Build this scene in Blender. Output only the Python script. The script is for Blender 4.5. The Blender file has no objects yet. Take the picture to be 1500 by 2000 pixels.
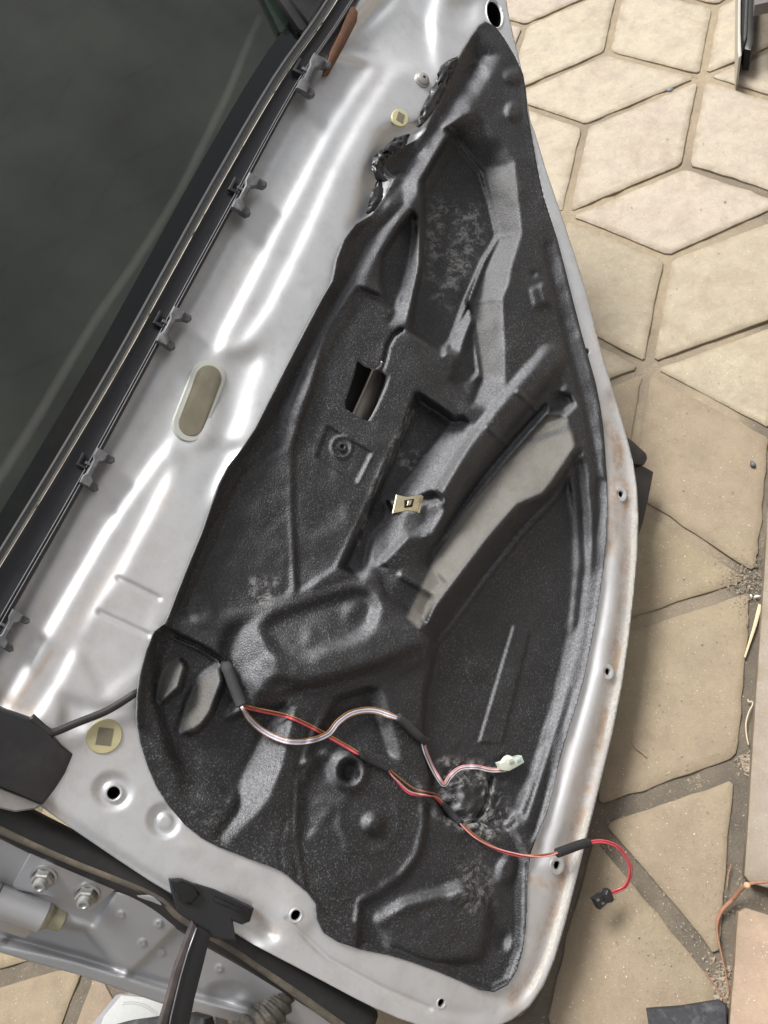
import bpy, bmesh, math, random
import numpy as np
from mathutils import Vector, Matrix

random.seed(7); RNG = np.random.default_rng(7)
scene = bpy.context.scene
COL = scene.collection

# ------------------------------------------------------------------ camera
C = np.array([1.0941795, -0.2928405, 1.0213083])
R = np.array([[0.2181523, 0.9288357, -0.299456],
              [0.8328969, -0.3371203, -0.4388993],
              [-0.508618, -0.1536691, -0.847168]])
F = 1430.0
cam = bpy.data.cameras.new("camera"); camo = bpy.data.objects.new("camera", cam); COL.objects.link(camo)
cam.sensor_fit = 'VERTICAL'; cam.sensor_height = 24.0; cam.lens = F / 2000.0 * 24.0
cam.clip_start = 0.02; cam.clip_end = 400
M = Matrix(((R[0][0], -R[1][0], -R[2][0], C[0]), (R[0][1], -R[1][1], -R[2][1], C[1]), (R[0][2], -R[1][2], -R[2][2], C[2]), (0, 0, 0, 1)))
camo.matrix_world = M
scene.camera = camo

# ------------------------------------------------------------------ light
SUN_AZ_IMG = (-0.53, -0.85)      # the soft light comes from the left / top-left of the picture
sd = R[0] * SUN_AZ_IMG[0] + R[1] * SUN_AZ_IMG[1]; sd[2] = 0; sd /= np.linalg.norm(sd)
ELEV = math.radians(62)
sdir = np.array([sd[0] * math.cos(ELEV), sd[1] * math.cos(ELEV), math.sin(ELEV)])
w = bpy.data.worlds.new("World"); scene.world = w; w.use_nodes = True
nt = w.node_tree; bg = nt.nodes["Background"]
sky = nt.nodes.new("ShaderNodeTexSky"); sky.sky_type = 'NISHITA'; sky.sun_disc = False
sky.sun_elevation = ELEV; sky.sun_rotation = math.atan2(sdir[0], sdir[1])
sky.air_density = 1.0; sky.dust_density = 6.0; sky.ozone_density = 0.6
hs = nt.nodes.new("ShaderNodeHueSaturation"); hs.inputs['Saturation'].default_value = 0.18
nt.links.new(sky.outputs[0], hs.inputs['Color']); nt.links.new(hs.outputs[0], bg.inputs[0])
bg.inputs[1].default_value = 0.11
sun = bpy.data.lights.new("sun", 'SUN'); sun.energy = 3.6; sun.angle = math.radians(18); sun.color = (1.0, 0.975, 0.945)
suno = bpy.data.objects.new("sun", sun); COL.objects.link(suno)
suno.rotation_euler = Vector(-sdir).to_track_quat('-Z', 'Y').to_euler()
vs = scene.view_settings; vs.view_transform = 'Standard'; vs.look = 'None'; vs.gamma = 1; vs.use_curve_mapping = False
vs.exposure = 0.22

# ------------------------------------------------------------------ frames
bV = np.array([-0.8167721, 0.5769604, 0.0]); uV = np.array([-0.4007904, -0.5673776, 0.7193398])
nV = np.array([0.4150306, 0.5875367, 0.6946584]); P0 = np.array([0.7129713, -0.1522347, 0.115])

def ray(px, py):
    px = np.asarray(px, float); py = np.asarray(py, float)
    v = np.stack([(px - 750) / F, (py - 1000) / F, np.ones_like(px)], -1) @ R
    return v
def D(px, py, h=0.0):
    """point of the door seen at that spot, h millimetres proud of the door plane"""
    v = ray(px, py); k = ((P0 - C) @ nV + np.asarray(h) * 0.001) / (v @ nV)
    return C + v * k[..., None]
def G(px, py, z=0.0):
    v = ray(px, py); k = (z - C[2]) / v[..., 2]
    return C + v * np.asarray(k)[..., None]
def pxm(px, py, h=0):
    X = D(px, py, h); return float(((X - C) @ R[2]) / F)

# ------------------------------------------------------------------ object helpers
def tag(o, label=None, cat=None, group=None, kind=None):
    if label: o['label'] = label
    if cat: o['category'] = cat
    if group: o['group'] = group
    if kind: o['kind'] = kind
    return o
def empty(name, loc, label, cat, group=None):
    o = bpy.data.objects.new(name, None); COL.objects.link(o); o.location = Vector(loc); o.empty_display_size = 0.05
    return tag(o, label, cat, group)
def wloc(o):
    v = Vector(o.location)
    p = o.parent
    while p: v = v + Vector(p.location); p = p.parent
    return np.array(v)
def mesh(name, V, Fs, mat, parent=None, smooth=True, loc=None, mats=None, midx=None, autosmooth=None):
    V = np.asarray(V, float).reshape(-1, 3)
    if loc is None: loc = V.mean(0) if parent is None else np.zeros(3)
    base = (wloc(parent) if parent is not None else np.zeros(3)) + np.asarray(loc, float)
    me = bpy.data.meshes.new(name); me.from_pydata((V - base).tolist(), [], [list(map(int, f)) for f in Fs]); me.update()
    for m in (mats or [mat]): me.materials.append(m)
    if midx is not None: me.polygons.foreach_set('material_index', midx)
    if smooth: me.polygons.foreach_set('use_smooth', [True] * len(me.polygons))
    o = bpy.data.objects.new(name, me); COL.objects.link(o); o.location = Vector(loc)
    if parent is not None: o.parent = parent
    if autosmooth:
        try: me.set_sharp_from_angle(angle=math.radians(autosmooth))
        except Exception: pass
    return o
def catmull(P, n=8):
    P = np.asarray(P, float); Q = np.vstack([2 * P[0] - P[1], P, 2 * P[-1] - P[-2]]); out = []
    for i in range(1, len(Q) - 2):
        for t in np.linspace(0, 1, n, endpoint=False):
            a, b_, c, d = Q[i - 1], Q[i], Q[i + 1], Q[i + 2]
            out.append(0.5 * (2 * b_ + (c - a) * t + (2 * a - 5 * b_ + 4 * c - d) * t * t + (3 * b_ - a - 3 * c + d) * t ** 3))
    out.append(P[-1]); return np.array(out)
def tube_vf(P, r, seg=8, cap=True, flat=1.0, nrm=None):
    P = np.asarray(P, float); n = len(P); r = np.broadcast_to(np.asarray(r, float), (n,))
    T = np.gradient(P, axis=0); T /= np.linalg.norm(T, axis=1)[:, None] + 1e-12
    a = nrm if nrm is not None else (np.array([0, 0, 1.0]) if abs(T[0][2]) < .9 else np.array([1.0, 0, 0]))
    V = []; X = np.cross(T[0], a); X /= np.linalg.norm(X)
    for i in range(n):
        X = X - T[i] * (X @ T[i]); X /= np.linalg.norm(X); Y = np.cross(T[i], X)
        if nrm is not None:
            Y = nrm - T[i] * (nrm @ T[i]); Y /= np.linalg.norm(Y) + 1e-9; X = np.cross(Y, T[i])
        for k in range(seg):
            t = 2 * math.pi * k / seg; V.append(P[i] + r[i] * (math.cos(t) * X + flat * math.sin(t) * Y))
    Fs = [(i * seg + k, i * seg + (k + 1) % seg, (i + 1) * seg + (k + 1) % seg, (i + 1) * seg + k) for i in range(n - 1) for k in range(seg)]
    if cap: Fs += [tuple(range(seg))[::-1], tuple((n - 1) * seg + k for k in range(seg))]
    return V, Fs
def tube(name, P, r, mat, parent=None, seg=8, **kw):
    V, Fs = tube_vf(P, r, seg, **kw); return mesh(name, V, Fs, mat, parent)
def frame_of(axis):
    axis = axis / np.linalg.norm(axis); a = bV if abs(axis @ bV) < .9 else uV
    X = np.cross(a, axis); X /= np.linalg.norm(X); return X, np.cross(axis, X), axis
def lathe(name, cen, prof, mat, parent=None, seg=24, axis=None, sx=1.0, sy=1.0, rot=0.0, smooth=True, auto=35):
    """prof: (radius_mm, height_mm) pairs; closed with fans where the radius is 0"""
    X, Y, A = frame_of(nV if axis is None else np.asarray(axis, float)); V = []; Fs = []
    X, Y = X * math.cos(rot) + Y * math.sin(rot), -X * math.sin(rot) + Y * math.cos(rot)
    rings = []
    for (r, h) in prof:
        if r <= 1e-6: rings.append([len(V)]); V.append(cen + A * h * .001)
        else:
            rings.append(list(range(len(V), len(V) + seg)))
            for k in range(seg):
                t = 2 * math.pi * k / seg; V.append(cen + A * h * .001 + (X * math.cos(t) * sx + Y * math.sin(t) * sy) * r * .001)
    for a, b_ in zip(rings, rings[1:]):
        for k in range(seg):
            k2 = (k + 1) % seg
            if len(a) == 1 and len(b_) == 1: continue
            if len(a) == 1: Fs.append((a[0], b_[k2], b_[k]))
            elif len(b_) == 1: Fs.append((a[k], a[k2], b_[0]))
            else: Fs.append((a[k], a[k2], b_[k2], b_[k]))
    return mesh(name, V, [f[::-1] for f in Fs], mat, parent, smooth=smooth, autosmooth=auto)
def inset_poly(P, d):
    P = np.asarray(P, float); n = len(P); out = []
    A = 0.5 * sum(P[i][0] * P[(i + 1) % n][1] - P[(i + 1) % n][0] * P[i][1] for i in range(n)); sg = 1 if A > 0 else -1
    for i in range(n):
        a, b_, c = P[i - 1], P[i], P[(i + 1) % n]
        e1 = (b_ - a) / (np.linalg.norm(b_ - a) + 1e-9); e2 = (c - b_) / (np.linalg.norm(c - b_) + 1e-9)
        n1 = np.array([-e1[1], e1[0]]) * sg; n2 = np.array([-e2[1], e2[0]]) * sg
        m = n1 + n2; m /= np.linalg.norm(m) + 1e-9; out.append(b_ + m * d / max(.45, m @ n1))
    return np.array(out)
def slab(name, poly, h, thick, mat, parent=None, bev=1.5, hs=None, ground=False, auto=40):
    """prism with a rounded rim: outline in photo pixels, top h mm proud (or hs per vertex), thick mm"""
    P = np.asarray(poly, float); n = len(P); q = inset_poly(P, bev)
    hh = np.full(n, h, float) if hs is None else np.asarray(hs, float)
    fn = (lambda x, y, z: G(x, y, z * .001)) if ground else D
    dn = np.array([0, 0, 1.0]) if ground else nV
    top = fn(q[:, 0], q[:, 1], hh); mid = fn(P[:, 0], P[:, 1], hh - bev * .45); bot = mid - dn * thick * .001
    V = np.vstack([top, mid, bot]); Fs = [tuple(range(n))]
    for i in range(n):
        j = (i + 1) % n; Fs += [(i, n + i, n + j, j), (n + i, 2 * n + i, 2 * n + j, n + j)]
    Fs.append(tuple(range(2 * n, 3 * n))[::-1])
    o = mesh(name, V, Fs, mat, parent, smooth=True)
    bm = bmesh.new(); bm.from_mesh(o.data); bmesh.ops.recalc_face_normals(bm, faces=bm.faces); bm.to_mesh(o.data); bm.free()
    try: o.data.set_sharp_from_angle(angle=math.radians(auto))
    except Exception: pass
    return o
def box_between(name, A, B, up, wd, th, mat, parent=None):
    T = (B - A); L = np.linalg.norm(T); T = T / L; X = np.cross(T, up); X /= np.linalg.norm(X); Y = np.cross(X, T)
    V = [A + X * sx * wd / 2 + Y * sy * th / 2 + T * k * L for k in (0, 1) for sx, sy in ((-1, -1), (1, -1), (1, 1), (-1, 1))]
    return mesh(name, V, [(0, 3, 2, 1), (4, 5, 6, 7), (0, 1, 5, 4), (1, 2, 6, 5), (2, 3, 7, 6), (3, 0, 4, 7)], mat, parent, smooth=False)

# ------------------------------------------------------------------ materials
class NT:
    def __init__(s, name):
        s.m = bpy.data.materials.new(name); s.m.use_nodes = True; s.t = s.m.node_tree; s.p = s.t.nodes["Principled BSDF"]
    def n(s, ty, **kw):
        x = s.t.nodes.new(ty)
        for k, v in kw.items():
            if k in x.inputs: x.inputs[k].default_value = v
            else: setattr(x, k, v)
        return x
    def l(s, a, b_): s.t.links.new(a, b_)
    def coord(s, obj=True):
        return s.n("ShaderNodeTexCoord").outputs['Object']
    def noise(s, scale, detail=4, rough=.55, dist=0.0):
        x = s.n("ShaderNodeTexNoise"); x.inputs['Scale'].default_value = scale; x.inputs['Detail'].default_value = detail
        x.inputs['Roughness'].default_value = rough; x.inputs['Distortion'].default_value = dist; s.l(s.coord(), x.inputs['Vector']); return x.outputs['Fac']
    def ramp(s, f, stops):
        x = s.n("ShaderNodeValToRGB"); e = x.color_ramp.elements
        while len(e) < len(stops): e.new(0.5)
        for el, (p, c) in zip(e, stops):
            el.position = p; el.color = (c[0], c[1], c[2], 1) if hasattr(c, '__len__') else (c, c, c, 1)
        s.l(f, x.inputs[0]); return x.outputs[0]
    def mix(s, f, a, b_, mode='MIX'):
        x = s.n("ShaderNodeMix", data_type='RGBA', blend_type=mode)
        for i, v in ((0, f), (6, a), (7, b_)):
            if hasattr(v, 'links'): s.l(v, x.inputs[i])
            elif i == 0: x.inputs[0].default_value = v
            else: x.inputs[i].default_value = (v[0], v[1], v[2], 1)
        return x.outputs[2]
    def math(s, op, a, b_=0.0, clamp=False):
        x = s.n("ShaderNodeMath", operation=op); x.use_clamp = clamp
        for i, v in ((0, a), (1, b_)):
            if hasattr(v, 'links'): s.l(v, x.inputs[i])
            else: x.inputs[i].default_value = v
        return x.outputs[0]
    def attr(s, name): return s.n("ShaderNodeAttribute", attribute_name=name).outputs['Fac']
    def bump(s, h, strength=.3, dist=.001, prev=None):
        x = s.n("ShaderNodeBump"); x.inputs['Strength'].default_value = strength; x.inputs['Distance'].default_value = dist
        s.l(h, x.inputs['Height'])
        if prev is not None: s.l(prev, x.inputs['Normal'])
        return x.outputs[0]
    def set(s, **kw):
        for k, v in kw.items():
            i = s.p.inputs[k]
            if hasattr(v, 'links'): s.l(v, i)
            elif hasattr(v, '__len__') and len(v) == 3: i.default_value = (*v, 1)
            else: i.default_value = v
        return s.m
def plain(name, col, rough=.5, metal=0.0, spec=.5, var=.25, scale=120, bump=.15, bd=.0006, coat=0.0, dusty=None, dscale=25):
    N = NT(name); f = N.noise(scale, 5); c = N.mix(f, tuple(x * (1 - var) for x in col), tuple(min(1, x * (1 + var)) for x in col))
    if dusty:
        g = N.ramp(N.noise(dscale, 7, .68), [(.48, 0), (.68, .75)]); c = N.mix(g, c, dusty)
    N.set(**{'Base Color': c, 'Roughness': N.ramp(N.noise(scale * .4, 4), [(.3, max(0.02, rough - .1)), (.7, min(1, rough + .1))]), 'Metallic': metal, 'Specular IOR Level': spec, 'Coat Weight': coat})
    N.set(Normal=N.bump(N.noise(scale * 3, 4), bump, bd)); return N.m

# silver paint
def silver_mat(name, base=(.66, .675, .69), dirty=1.0):
    N = NT(name)
    big = N.noise(7, 3); c = N.mix(big, tuple(x * .90 for x in base), base)
    pink = N.ramp(N.noise(3.1, 4, .6, .4), [(.46, 0), (.72, .30)])
    c = N.mix(pink, c, (.56, .50, .48))
    grime = N.math('MULTIPLY', N.ramp(N.noise(42, 9, .78), [(.47, 0), (.68, .6)]), .6)
    c = N.mix(grime, c, (.42, .40, .37))
    
    d = N.attr('dirt'); dm = N.math('MULTIPLY', d, N.math('MULTIPLY', N.ramp(N.noise(52, 8, .75), [(.30, .15), (.54, 1.0)]), N.ramp(N.noise(13, 5, .7), [(.38, .30), (.56, 1.0)])))
    tan = N.mix(N.noise(110, 7, .7), (.23, .155, .10), (.50, .39, .30)); c = N.mix(dm, c, tan)
    sx = N.attr('seal'); sm = N.math('GREATER_THAN', N.math('MULTIPLY', sx, N.math('ADD', N.noise(70, 6, .7), .52)), .5)
    seal = N.mix(N.noise(300, 4), (.33, .31, .28), (.66, .64, .59)); c = N.mix(sm, c, seal)
    k = N.math('ADD', dm, sm, True)
    rg = N.math('ADD', N.ramp(N.noise(24, 6, .6), [(.3, .41), (.75, .54)]), N.math('MULTIPLY', k, .4), True)
    met = N.math('SUBTRACT', .62, N.math('MULTIPLY', k, .62), True)
    N.set(**{'Base Color': c, 'Metallic': met, 'Roughness': rg, 'Coat Weight': .12, 'Coat Roughness': .28})
    b1 = N.bump(N.noise(55, 3), .10, .0012); b2 = N.bump(N.noise(330, 5), .07, .0005, b1)
    b3 = N.bump(N.math('MULTIPLY', sm, N.noise(260, 5, .7)), .8, .0016, b2); N.set(Normal=b3); return N.m
M_silver = silver_mat("silver_paint"); M_grey = silver_mat("grey_primer_paint", (.47, .48, .50))

# grained black insulation shell
def liner_mat():
    N = NT("grained_black_shell")
    g = N.noise(430, 3, .7); g2 = N.n("ShaderNodeTexVoronoi", feature='F1'); g2.inputs['Scale'].default_value = 620; N.l(N.coord(), g2.inputs['Vector'])
    c = N.mix(N.noise(14, 5), (.012, .012, .0128), (.025, .0248, .0258))
    fle = N.ramp(N.noise(520, 2, .6), [(.55, 0), (.66, 1)])
    pat = N.ramp(N.noise(9, 4, .6), [(.3, .15), (.7, .7)])
    c = N.mix(N.math('MULTIPLY', fle, pat), c, (.14, .14, .148))
    d = N.math('MULTIPLY', N.attr('dust'), N.ramp(N.noise(60, 6, .6), [(.15, .72), (.6, 1)]))
    dm = N.mix(N.noise(150, 6, .65), (.125, .118, .104), (.20, .19, .165))
    dots = N.ramp(N.noise(260, 3, .6), [(.70, 0), (.74, 1)]); dm = N.mix(dots, dm, (.05, .045, .04))
    c = N.mix(d, c, dm)
    c = N.mix(N.math('MULTIPLY', N.attr('painted_sheen'), N.ramp(N.noise(330, 4, .7), [(.35, .35), (.62, 1)])), c, (.185, .188, .197))  # sheen painted into the base colour of up-facing facets
    # scuffs: pale fibres rubbed out of the surface
    mp = N.n("ShaderNodeMapping"); N.l(N.coord(), mp.inputs[0]); mp.inputs['Rotation'].default_value = (.5, .4, .9); mp.inputs['Scale'].default_value = (1, .22, 1)
    x = N.n("ShaderNodeTexNoise"); x.inputs['Scale'].default_value = 120; x.inputs['Detail'].default_value = 9; x.inputs['Roughness'].default_value = .75; x.inputs['Distortion'].default_value = .35
    N.l(mp.outputs[0], x.inputs['Vector'])
    sc = N.math('MULTIPLY', N.math('MULTIPLY', N.ramp(x.outputs['Fac'], [(.47, 0), (.58, 1)]), N.ramp(N.noise(45, 5, .65), [(.43, 0), (.54, 1)])), N.attr('scuff'))
    c = N.mix(sc, c, (.36, .355, .345))
    r = N.math('ADD', N.ramp(N.noise(30, 5), [(.3, .40), (.7, .52)]), N.math('MULTIPLY', d, .35), True)
    N.set(**{'Base Color': c, 'Roughness': r, "Specular IOR Level": .55, "Specular Tint": (.92, .95, 1.0, 1)})
    h = N.math('ADD', g, N.math('MULTIPLY', g2.outputs['Distance'], .8))
    b1 = N.bump(h, .75, .00075); b2 = N.bump(N.math('MULTIPLY', sc, x.outputs['Fac']), .6, .0014, b1); N.set(Normal=b2); return N.m
M_liner = liner_mat()
M_edge = plain("torn_shell_edge", (.16, .16, .165), .7, var=.5, scale=260, bump=.5)
M_blkplastic = plain("satin_black_plastic", (.019, .019, .022), .38, spec=.5, dusty=(.042, .040, .038), dscale=18)
M_blkpaint = plain("matt_black_belt_trim", (.018, .019, .022), .36, spec=.45, var=.15)
M_clip = plain("worn_dark_plastic_clip", (.085, .088, .096), .5, var=.35, dusty=(.16, .155, .15), dscale=120)
M_rubber = plain("black_rubber_seal", (.014, .014, .015), .5, dusty=(.035, .033, .030), dscale=14)
M_gloss = plain('black_glass_border', (.006, .007, .007), .12, bump=.02)
M_rubber_old = plain("dusty_brown_rubber", (.10, .088, .070), .7, var=.4, dusty=(.22, .18, .13), dscale=45)
M_flock = plain("grey_flocked_lip", (.075, .078, .078), .8, var=.45, scale=400, bump=.6, bd=.001)
M_chrome = plain("bright_steel_edge", (.34, .35, .37), .42, .9, var=.1)
M_foam = plain("brown_foam", (.13, .060, .032), .9, var=.4, scale=400, bump=.8, bd=.0015, dusty=(.05, .03, .02))
M_cream = plain("yellowed_white_plug", (.50, .46, .27), .42, var=.12, scale=60)
M_creamgrey = plain("translucent_grey_plug", (.42, .435, .40), .4, var=.1, scale=40)
M_mud = plain("brown_film", (.17, .155, .115), .35, var=.35, scale=40, dusty=(.21, .19, .13), dscale=15)
M_steel = plain("zinc_steel", (.42, .42, .40), .38, .85, var=.25, scale=150, dusty=(.20, .17, .13), dscale=70)
M_boltgrey = plain("painted_bolt", (.36, .36, .35), .45, .4, var=.15, dusty=(.40, .39, .36))
M_brass = plain("gold_passivated_steel", (.68, .60, .40), .3, .8, var=.25, scale=180)
M_black = plain("black_cavity", (.004, .004, .004), .9, bump=0)
M_tape = plain("black_cloth_tape", (.020, .020, .021), .75, var=.4, scale=700, bump=.9, bd=.001)
M_red = plain("red_wire", (.52, .07, .09), .35, var=.1)
M_pink = plain("pink_wire", (.62, .26, .26), .4, var=.1)
M_brown = plain("brown_wire", (.25, .12, .045), .4, var=.15)
M_white = plain("lilac_white_wire", (.60, .58, .66), .35, var=.08)
M_grwire = plain("grey_wire", (.33, .32, .36), .35, var=.08)
M_conn = plain("milky_connector", (.66, .70, .60), .3, var=.06)
M_leather = plain("pale_grey_leather", (.42, .43, .42), .6, var=.08, scale=160, bump=.4)
M_suede = plain("grey_sole_edge", (.26, .25, .27), .8, var=.15)
M_bellow = plain("dusty_rubber_bellows", (.055, .052, .045), .6, var=.4, dusty=(.19, .165, .12), dscale=60)
M_rubbermat = plain("black_foam_sheet", (.022, .023, .027), .7, var=.3, scale=300, bump=.4, dusty=(.10, .10, .10), dscale=90)
M_straw = plain("dry_straw", (.62, .50, .32), .7, var=.15)
M_twig = plain("reddish_vine", (.30, .15, .09), .7, var=.3, scale=200, bump=.5, bd=.001)
M_pebble = plain("dark_pebble", (.10, .11, .12), .5, var=.4)
M_whitebit = plain("white_shell_bit", (.80, .80, .78), .5)
M_beige = plain("beige_panel", (.45, .42, .36), .6, var=.1)
M_darkgrey = plain("dark_grey_felt", (.05, .052, .05), .75, var=.3, scale=300, bump=.4)
M_hose = plain("pale_hose", (.75, .74, .68), .5, var=.1)
M_rust = plain("rusty_steel", (.24, .13, .085), .75, .2, var=.4, scale=160, bump=.5, dusty=(.42, .36, .33))

# tinted window glass
gm = bpy.data.materials.new("tinted_glass"); gm.use_nodes = True; t = gm.node_tree; t.nodes.clear()
out = t.nodes.new("ShaderNodeOutputMaterial"); mx = t.nodes.new("ShaderNodeMixShader"); tr = t.nodes.new("ShaderNodeBsdfTransparent"); gl = t.nodes.new("ShaderNodeBsdfGlossy")
fr = t.nodes.new("ShaderNodeFresnel"); fr.inputs[0].default_value = 1.5; tr.inputs[0].default_value = (.006, .0075, .0065, 1); gl.inputs['Roughness'].default_value = .03; gl.inputs[0].default_value = (.9, .9, .9, 1)
df = t.nodes.new("ShaderNodeBsdfDiffuse"); nz = t.nodes.new("ShaderNodeTexNoise"); nz.inputs['Scale'].default_value = 9; nz.inputs['Detail'].default_value = 6
tc = t.nodes.new("ShaderNodeTexCoord"); t.links.new(tc.outputs['Object'], nz.inputs['Vector'])
df.inputs[0].default_value = (.20, .22, .19, 1); mr = t.nodes.new("ShaderNodeMapRange"); mr.inputs[1].default_value = .35; mr.inputs[2].default_value = .75; mr.inputs[3].default_value = .10; mr.inputs[4].default_value = .19
t.links.new(nz.outputs['Fac'], mr.inputs[0]); mx2 = t.nodes.new("ShaderNodeMixShader"); t.links.new(mr.outputs[0], mx2.inputs[0]); t.links.new(tr.outputs[0], mx2.inputs[1]); t.links.new(df.outputs[0], mx2.inputs[2])
t.links.new(fr.outputs[0], mx.inputs[0]); t.links.new(mx2.outputs[0], mx.inputs[1]); t.links.new(gl.outputs[0], mx.inputs[2]); t.links.new(mx.outputs[0], out.inputs[0]); M_glass = gm

# stone, joint sand
def stone_mat(name, cols, kerb=False):
    N = NT(name); oi = N.n("ShaderNodeObjectInfo").outputs['Random']
    tc = N.n("ShaderNodeTexCoord"); ma = N.n("ShaderNodeVectorMath", operation='ADD'); cb = N.n("ShaderNodeCombineXYZ")
    N.l(N.math('MULTIPLY', oi, 37.0), cb.inputs[0]); N.l(N.math('MULTIPLY', oi, 11.0), cb.inputs[1]); N.l(tc.outputs['Object'], ma.inputs[0]); N.l(cb.outputs[0], ma.inputs[1])
    def nz(scale, det=5, ro=.6, dist=0):
        x = N.n("ShaderNodeTexNoise"); x.inputs['Scale'].default_value = scale; x.inputs['Detail'].default_value = det; x.inputs['Roughness'].default_value = ro; x.inputs['Distortion'].default_value = dist
        N.l(ma.outputs[0], x.inputs['Vector']); return x.outputs['Fac']
    base = N.ramp(oi, [(0.0, cols[0]), (.34, cols[1]), (.67, cols[2]), (1.0, cols[3])])
    c = N.mix(N.ramp(nz(5, 5), [(.35, 0), (.68, .55)]), base, cols[4])
    c = N.mix(N.ramp(nz(24, 8, .7), [(.42, 0), (.66, .55)]), c, tuple(x * .66 for x in cols[1]))
    c = N.mix(N.ramp(nz(2.2, 6, .7, .6), [(.55, 0), (.72, .45)]), c, (.27, .25, .15))
    c = N.mix(N.math('MULTIPLY', nz(300, 4, .7), .35), c, tuple(x * .55 for x in cols[0]))
    c = N.mix(N.ramp(nz(430, 2, .5), [(.705, 0), (.73, .8)]), c, (.75, .71, .62))
    c = N.mix(N.ramp(nz(210, 3, .55), [(.73, 0), (.76, .7)]), c, (.09, .07, .05))
    c = N.mix(N.ramp(nz(11, 8, .75, .8), [(.50, 0), (.66, .5)]), c, (.30, .235, .165))
    c = N.mix(N.ramp(nz(6.5, 3, .5), [(.76, 0), (.775, .5)]), c, (.20, .17, .13))
    rim = N.math('MULTIPLY', N.attr('rim'), N.ramp(nz(30, 7, .7), [(.34, 0), (.62, .9)]))
    c = N.mix(rim, c, (.25, .20, .135))
    c = N.mix(N.ramp(nz(75, 7, .75), [(.54, 0), (.68, .35)]), c, (.26, .21, .15))
    N.set(**{'Base Color': c, 'Roughness': N.ramp(nz(60, 4), [(.3, .62), (.7, .85)]), 'Specular IOR Level': .35})
    b1 = N.bump(nz(26, 8, .7), .6, .0040); b2 = N.bump(nz(330, 5, .8), .7, .0014, b1); N.set(Normal=b2); return N.m
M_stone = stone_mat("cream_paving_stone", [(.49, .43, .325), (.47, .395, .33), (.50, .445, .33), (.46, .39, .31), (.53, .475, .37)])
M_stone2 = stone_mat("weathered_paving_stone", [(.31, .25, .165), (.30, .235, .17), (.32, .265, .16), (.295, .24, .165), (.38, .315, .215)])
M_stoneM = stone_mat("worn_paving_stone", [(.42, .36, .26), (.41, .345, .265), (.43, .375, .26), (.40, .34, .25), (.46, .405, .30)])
M_kerbA = stone_mat("grey_beige_slab", [(.36, .31, .26)] * 4 + [(.40, .34, .28)])
M_kerbB = stone_mat("pinkish_slab", [(.43, .31, .235)] * 4 + [(.47, .36, .25)])
def sand_mat():
    N = NT("joint_sand"); c = N.mix(N.noise(60, 7, .7), (.26, .205, .135), (.46, .38, .265))
    c = N.mix(N.ramp(N.noise(4, 5), [(.46, 0), (.64, .6)]), c, (.20, .17, .135))
    s_ = N.attr('soil'); c = N.mix(N.math('MULTIPLY', s_, N.ramp(N.noise(30, 6, .7), [(.2, .65), (.6, 1)])), c, N.mix(N.noise(240, 5, .7), (.045, .037, .028), (.17, .15, .125)))
    c = N.mix(N.ramp(N.noise(350, 3), [(.66, 0), (.70, .8)]), c, (.50, .44, .35))
    N.set(**{'Base Color': c, 'Roughness': .95}); b1 = N.bump(N.noise(90, 7, .7), .8, .004); N.set(Normal=N.bump(N.noise(420, 5, .8), .9, .002, b1)); return N.m
M_sand = sand_mat()
M_grit = plain("grit", (.30, .25, .19), .9, var=.5, scale=30)

# ================================================================== GROUND
S = 0.23; r3 = math.sqrt(3)
A_ = np.array([r3, 0.0]); B_ = np.array([r3 * .5, r3 * r3 * .5])
OBS = {(-1, 1, 0): (1372, 150), (0, 0, 0): (1103, 422), (1, 0, 0): (1265, 718), (-1, 0, 1): (1143, 246), (-1, 0, 2): (1338, 323), (0, 0, 1): (1304, 504),
       (-2, 0, 2): (1185, 102), (-2, 1, 1): (1398, 11), (-2, 0, 1): (1025, 50), (2, 0, 0): (1482, 1133), (2, -1, 2): (1475, 1488), (3, -1, 0): (1150, 1598), (3, -1, 1): (1425, 1925), (1, -1, 2): (1222, 966), (2, -1, 1): (1150, 1243)}
def lv(i, j, c):
    if (i, j, c) in OBS:
        p = OBS[(i, j, c)]; return G(*p)[:2]
    return (i * A_ + j * B_ + (A_ + B_) * c / 3) * S
# border line of the raised slabs
KL = [G(1505, 1000, .022), G(1421, 2000, .022)]
kd = (KL[1] - KL[0])[:2]; kd /= np.linalg.norm(kd); kn = np.array([-kd[1], kd[0]])
if (C[:2] - KL[0][:2]) @ kn > 0: kn = -kn            # towards the right of the picture
tst = G(1600, 1500)[:2]
if (tst - KL[0][:2]) @ kn < 0: kn = -kn
# base sheet
gs = 220; xs = np.linspace(-1.6, 3.2, gs); ys = np.linspace(-2.6, 2.2, gs)
XX, YY = np.meshgrid(xs, ys); Vg = np.stack([XX.ravel(), YY.ravel(), np.full(XX.size, -.0046) + np.clip(RNG.normal(0, .0009, XX.size), -.002, .002)], 1)
Fg = [(j * gs + i, j * gs + i + 1, (j + 1) * gs + i + 1, (j + 1) * gs + i) for j in range(gs - 1) for i in range(gs - 1)]
nb = len(Vg); FAR = 150.0
ring = [(-FAR, -FAR), (FAR, -FAR), (FAR, FAR), (-FAR, FAR)]; cor = [0, gs - 1, gs * gs - 1, gs * (gs - 1)]
Vg = np.vstack([Vg, [[x, y, -.009] for x, y in ring]])
Fg += [(nb + k, nb + (k + 1) % 4, cor[(k + 1) % 4], cor[k]) for k in range(4)]
ground = mesh("ground", Vg, Fg, M_sand, None, loc=(0, 0, 0)); tag(ground, kind='structure')
dk = (Vg[:, :2] - KL[0][:2]) @ kn
qk = (Vg - C) @ R.T; PX = 750 + F * qk[:, 0] / np.maximum(qk[:, 2], .05); PY = 1000 + F * qk[:, 1] / np.maximum(qk[:, 2], .05)
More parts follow.
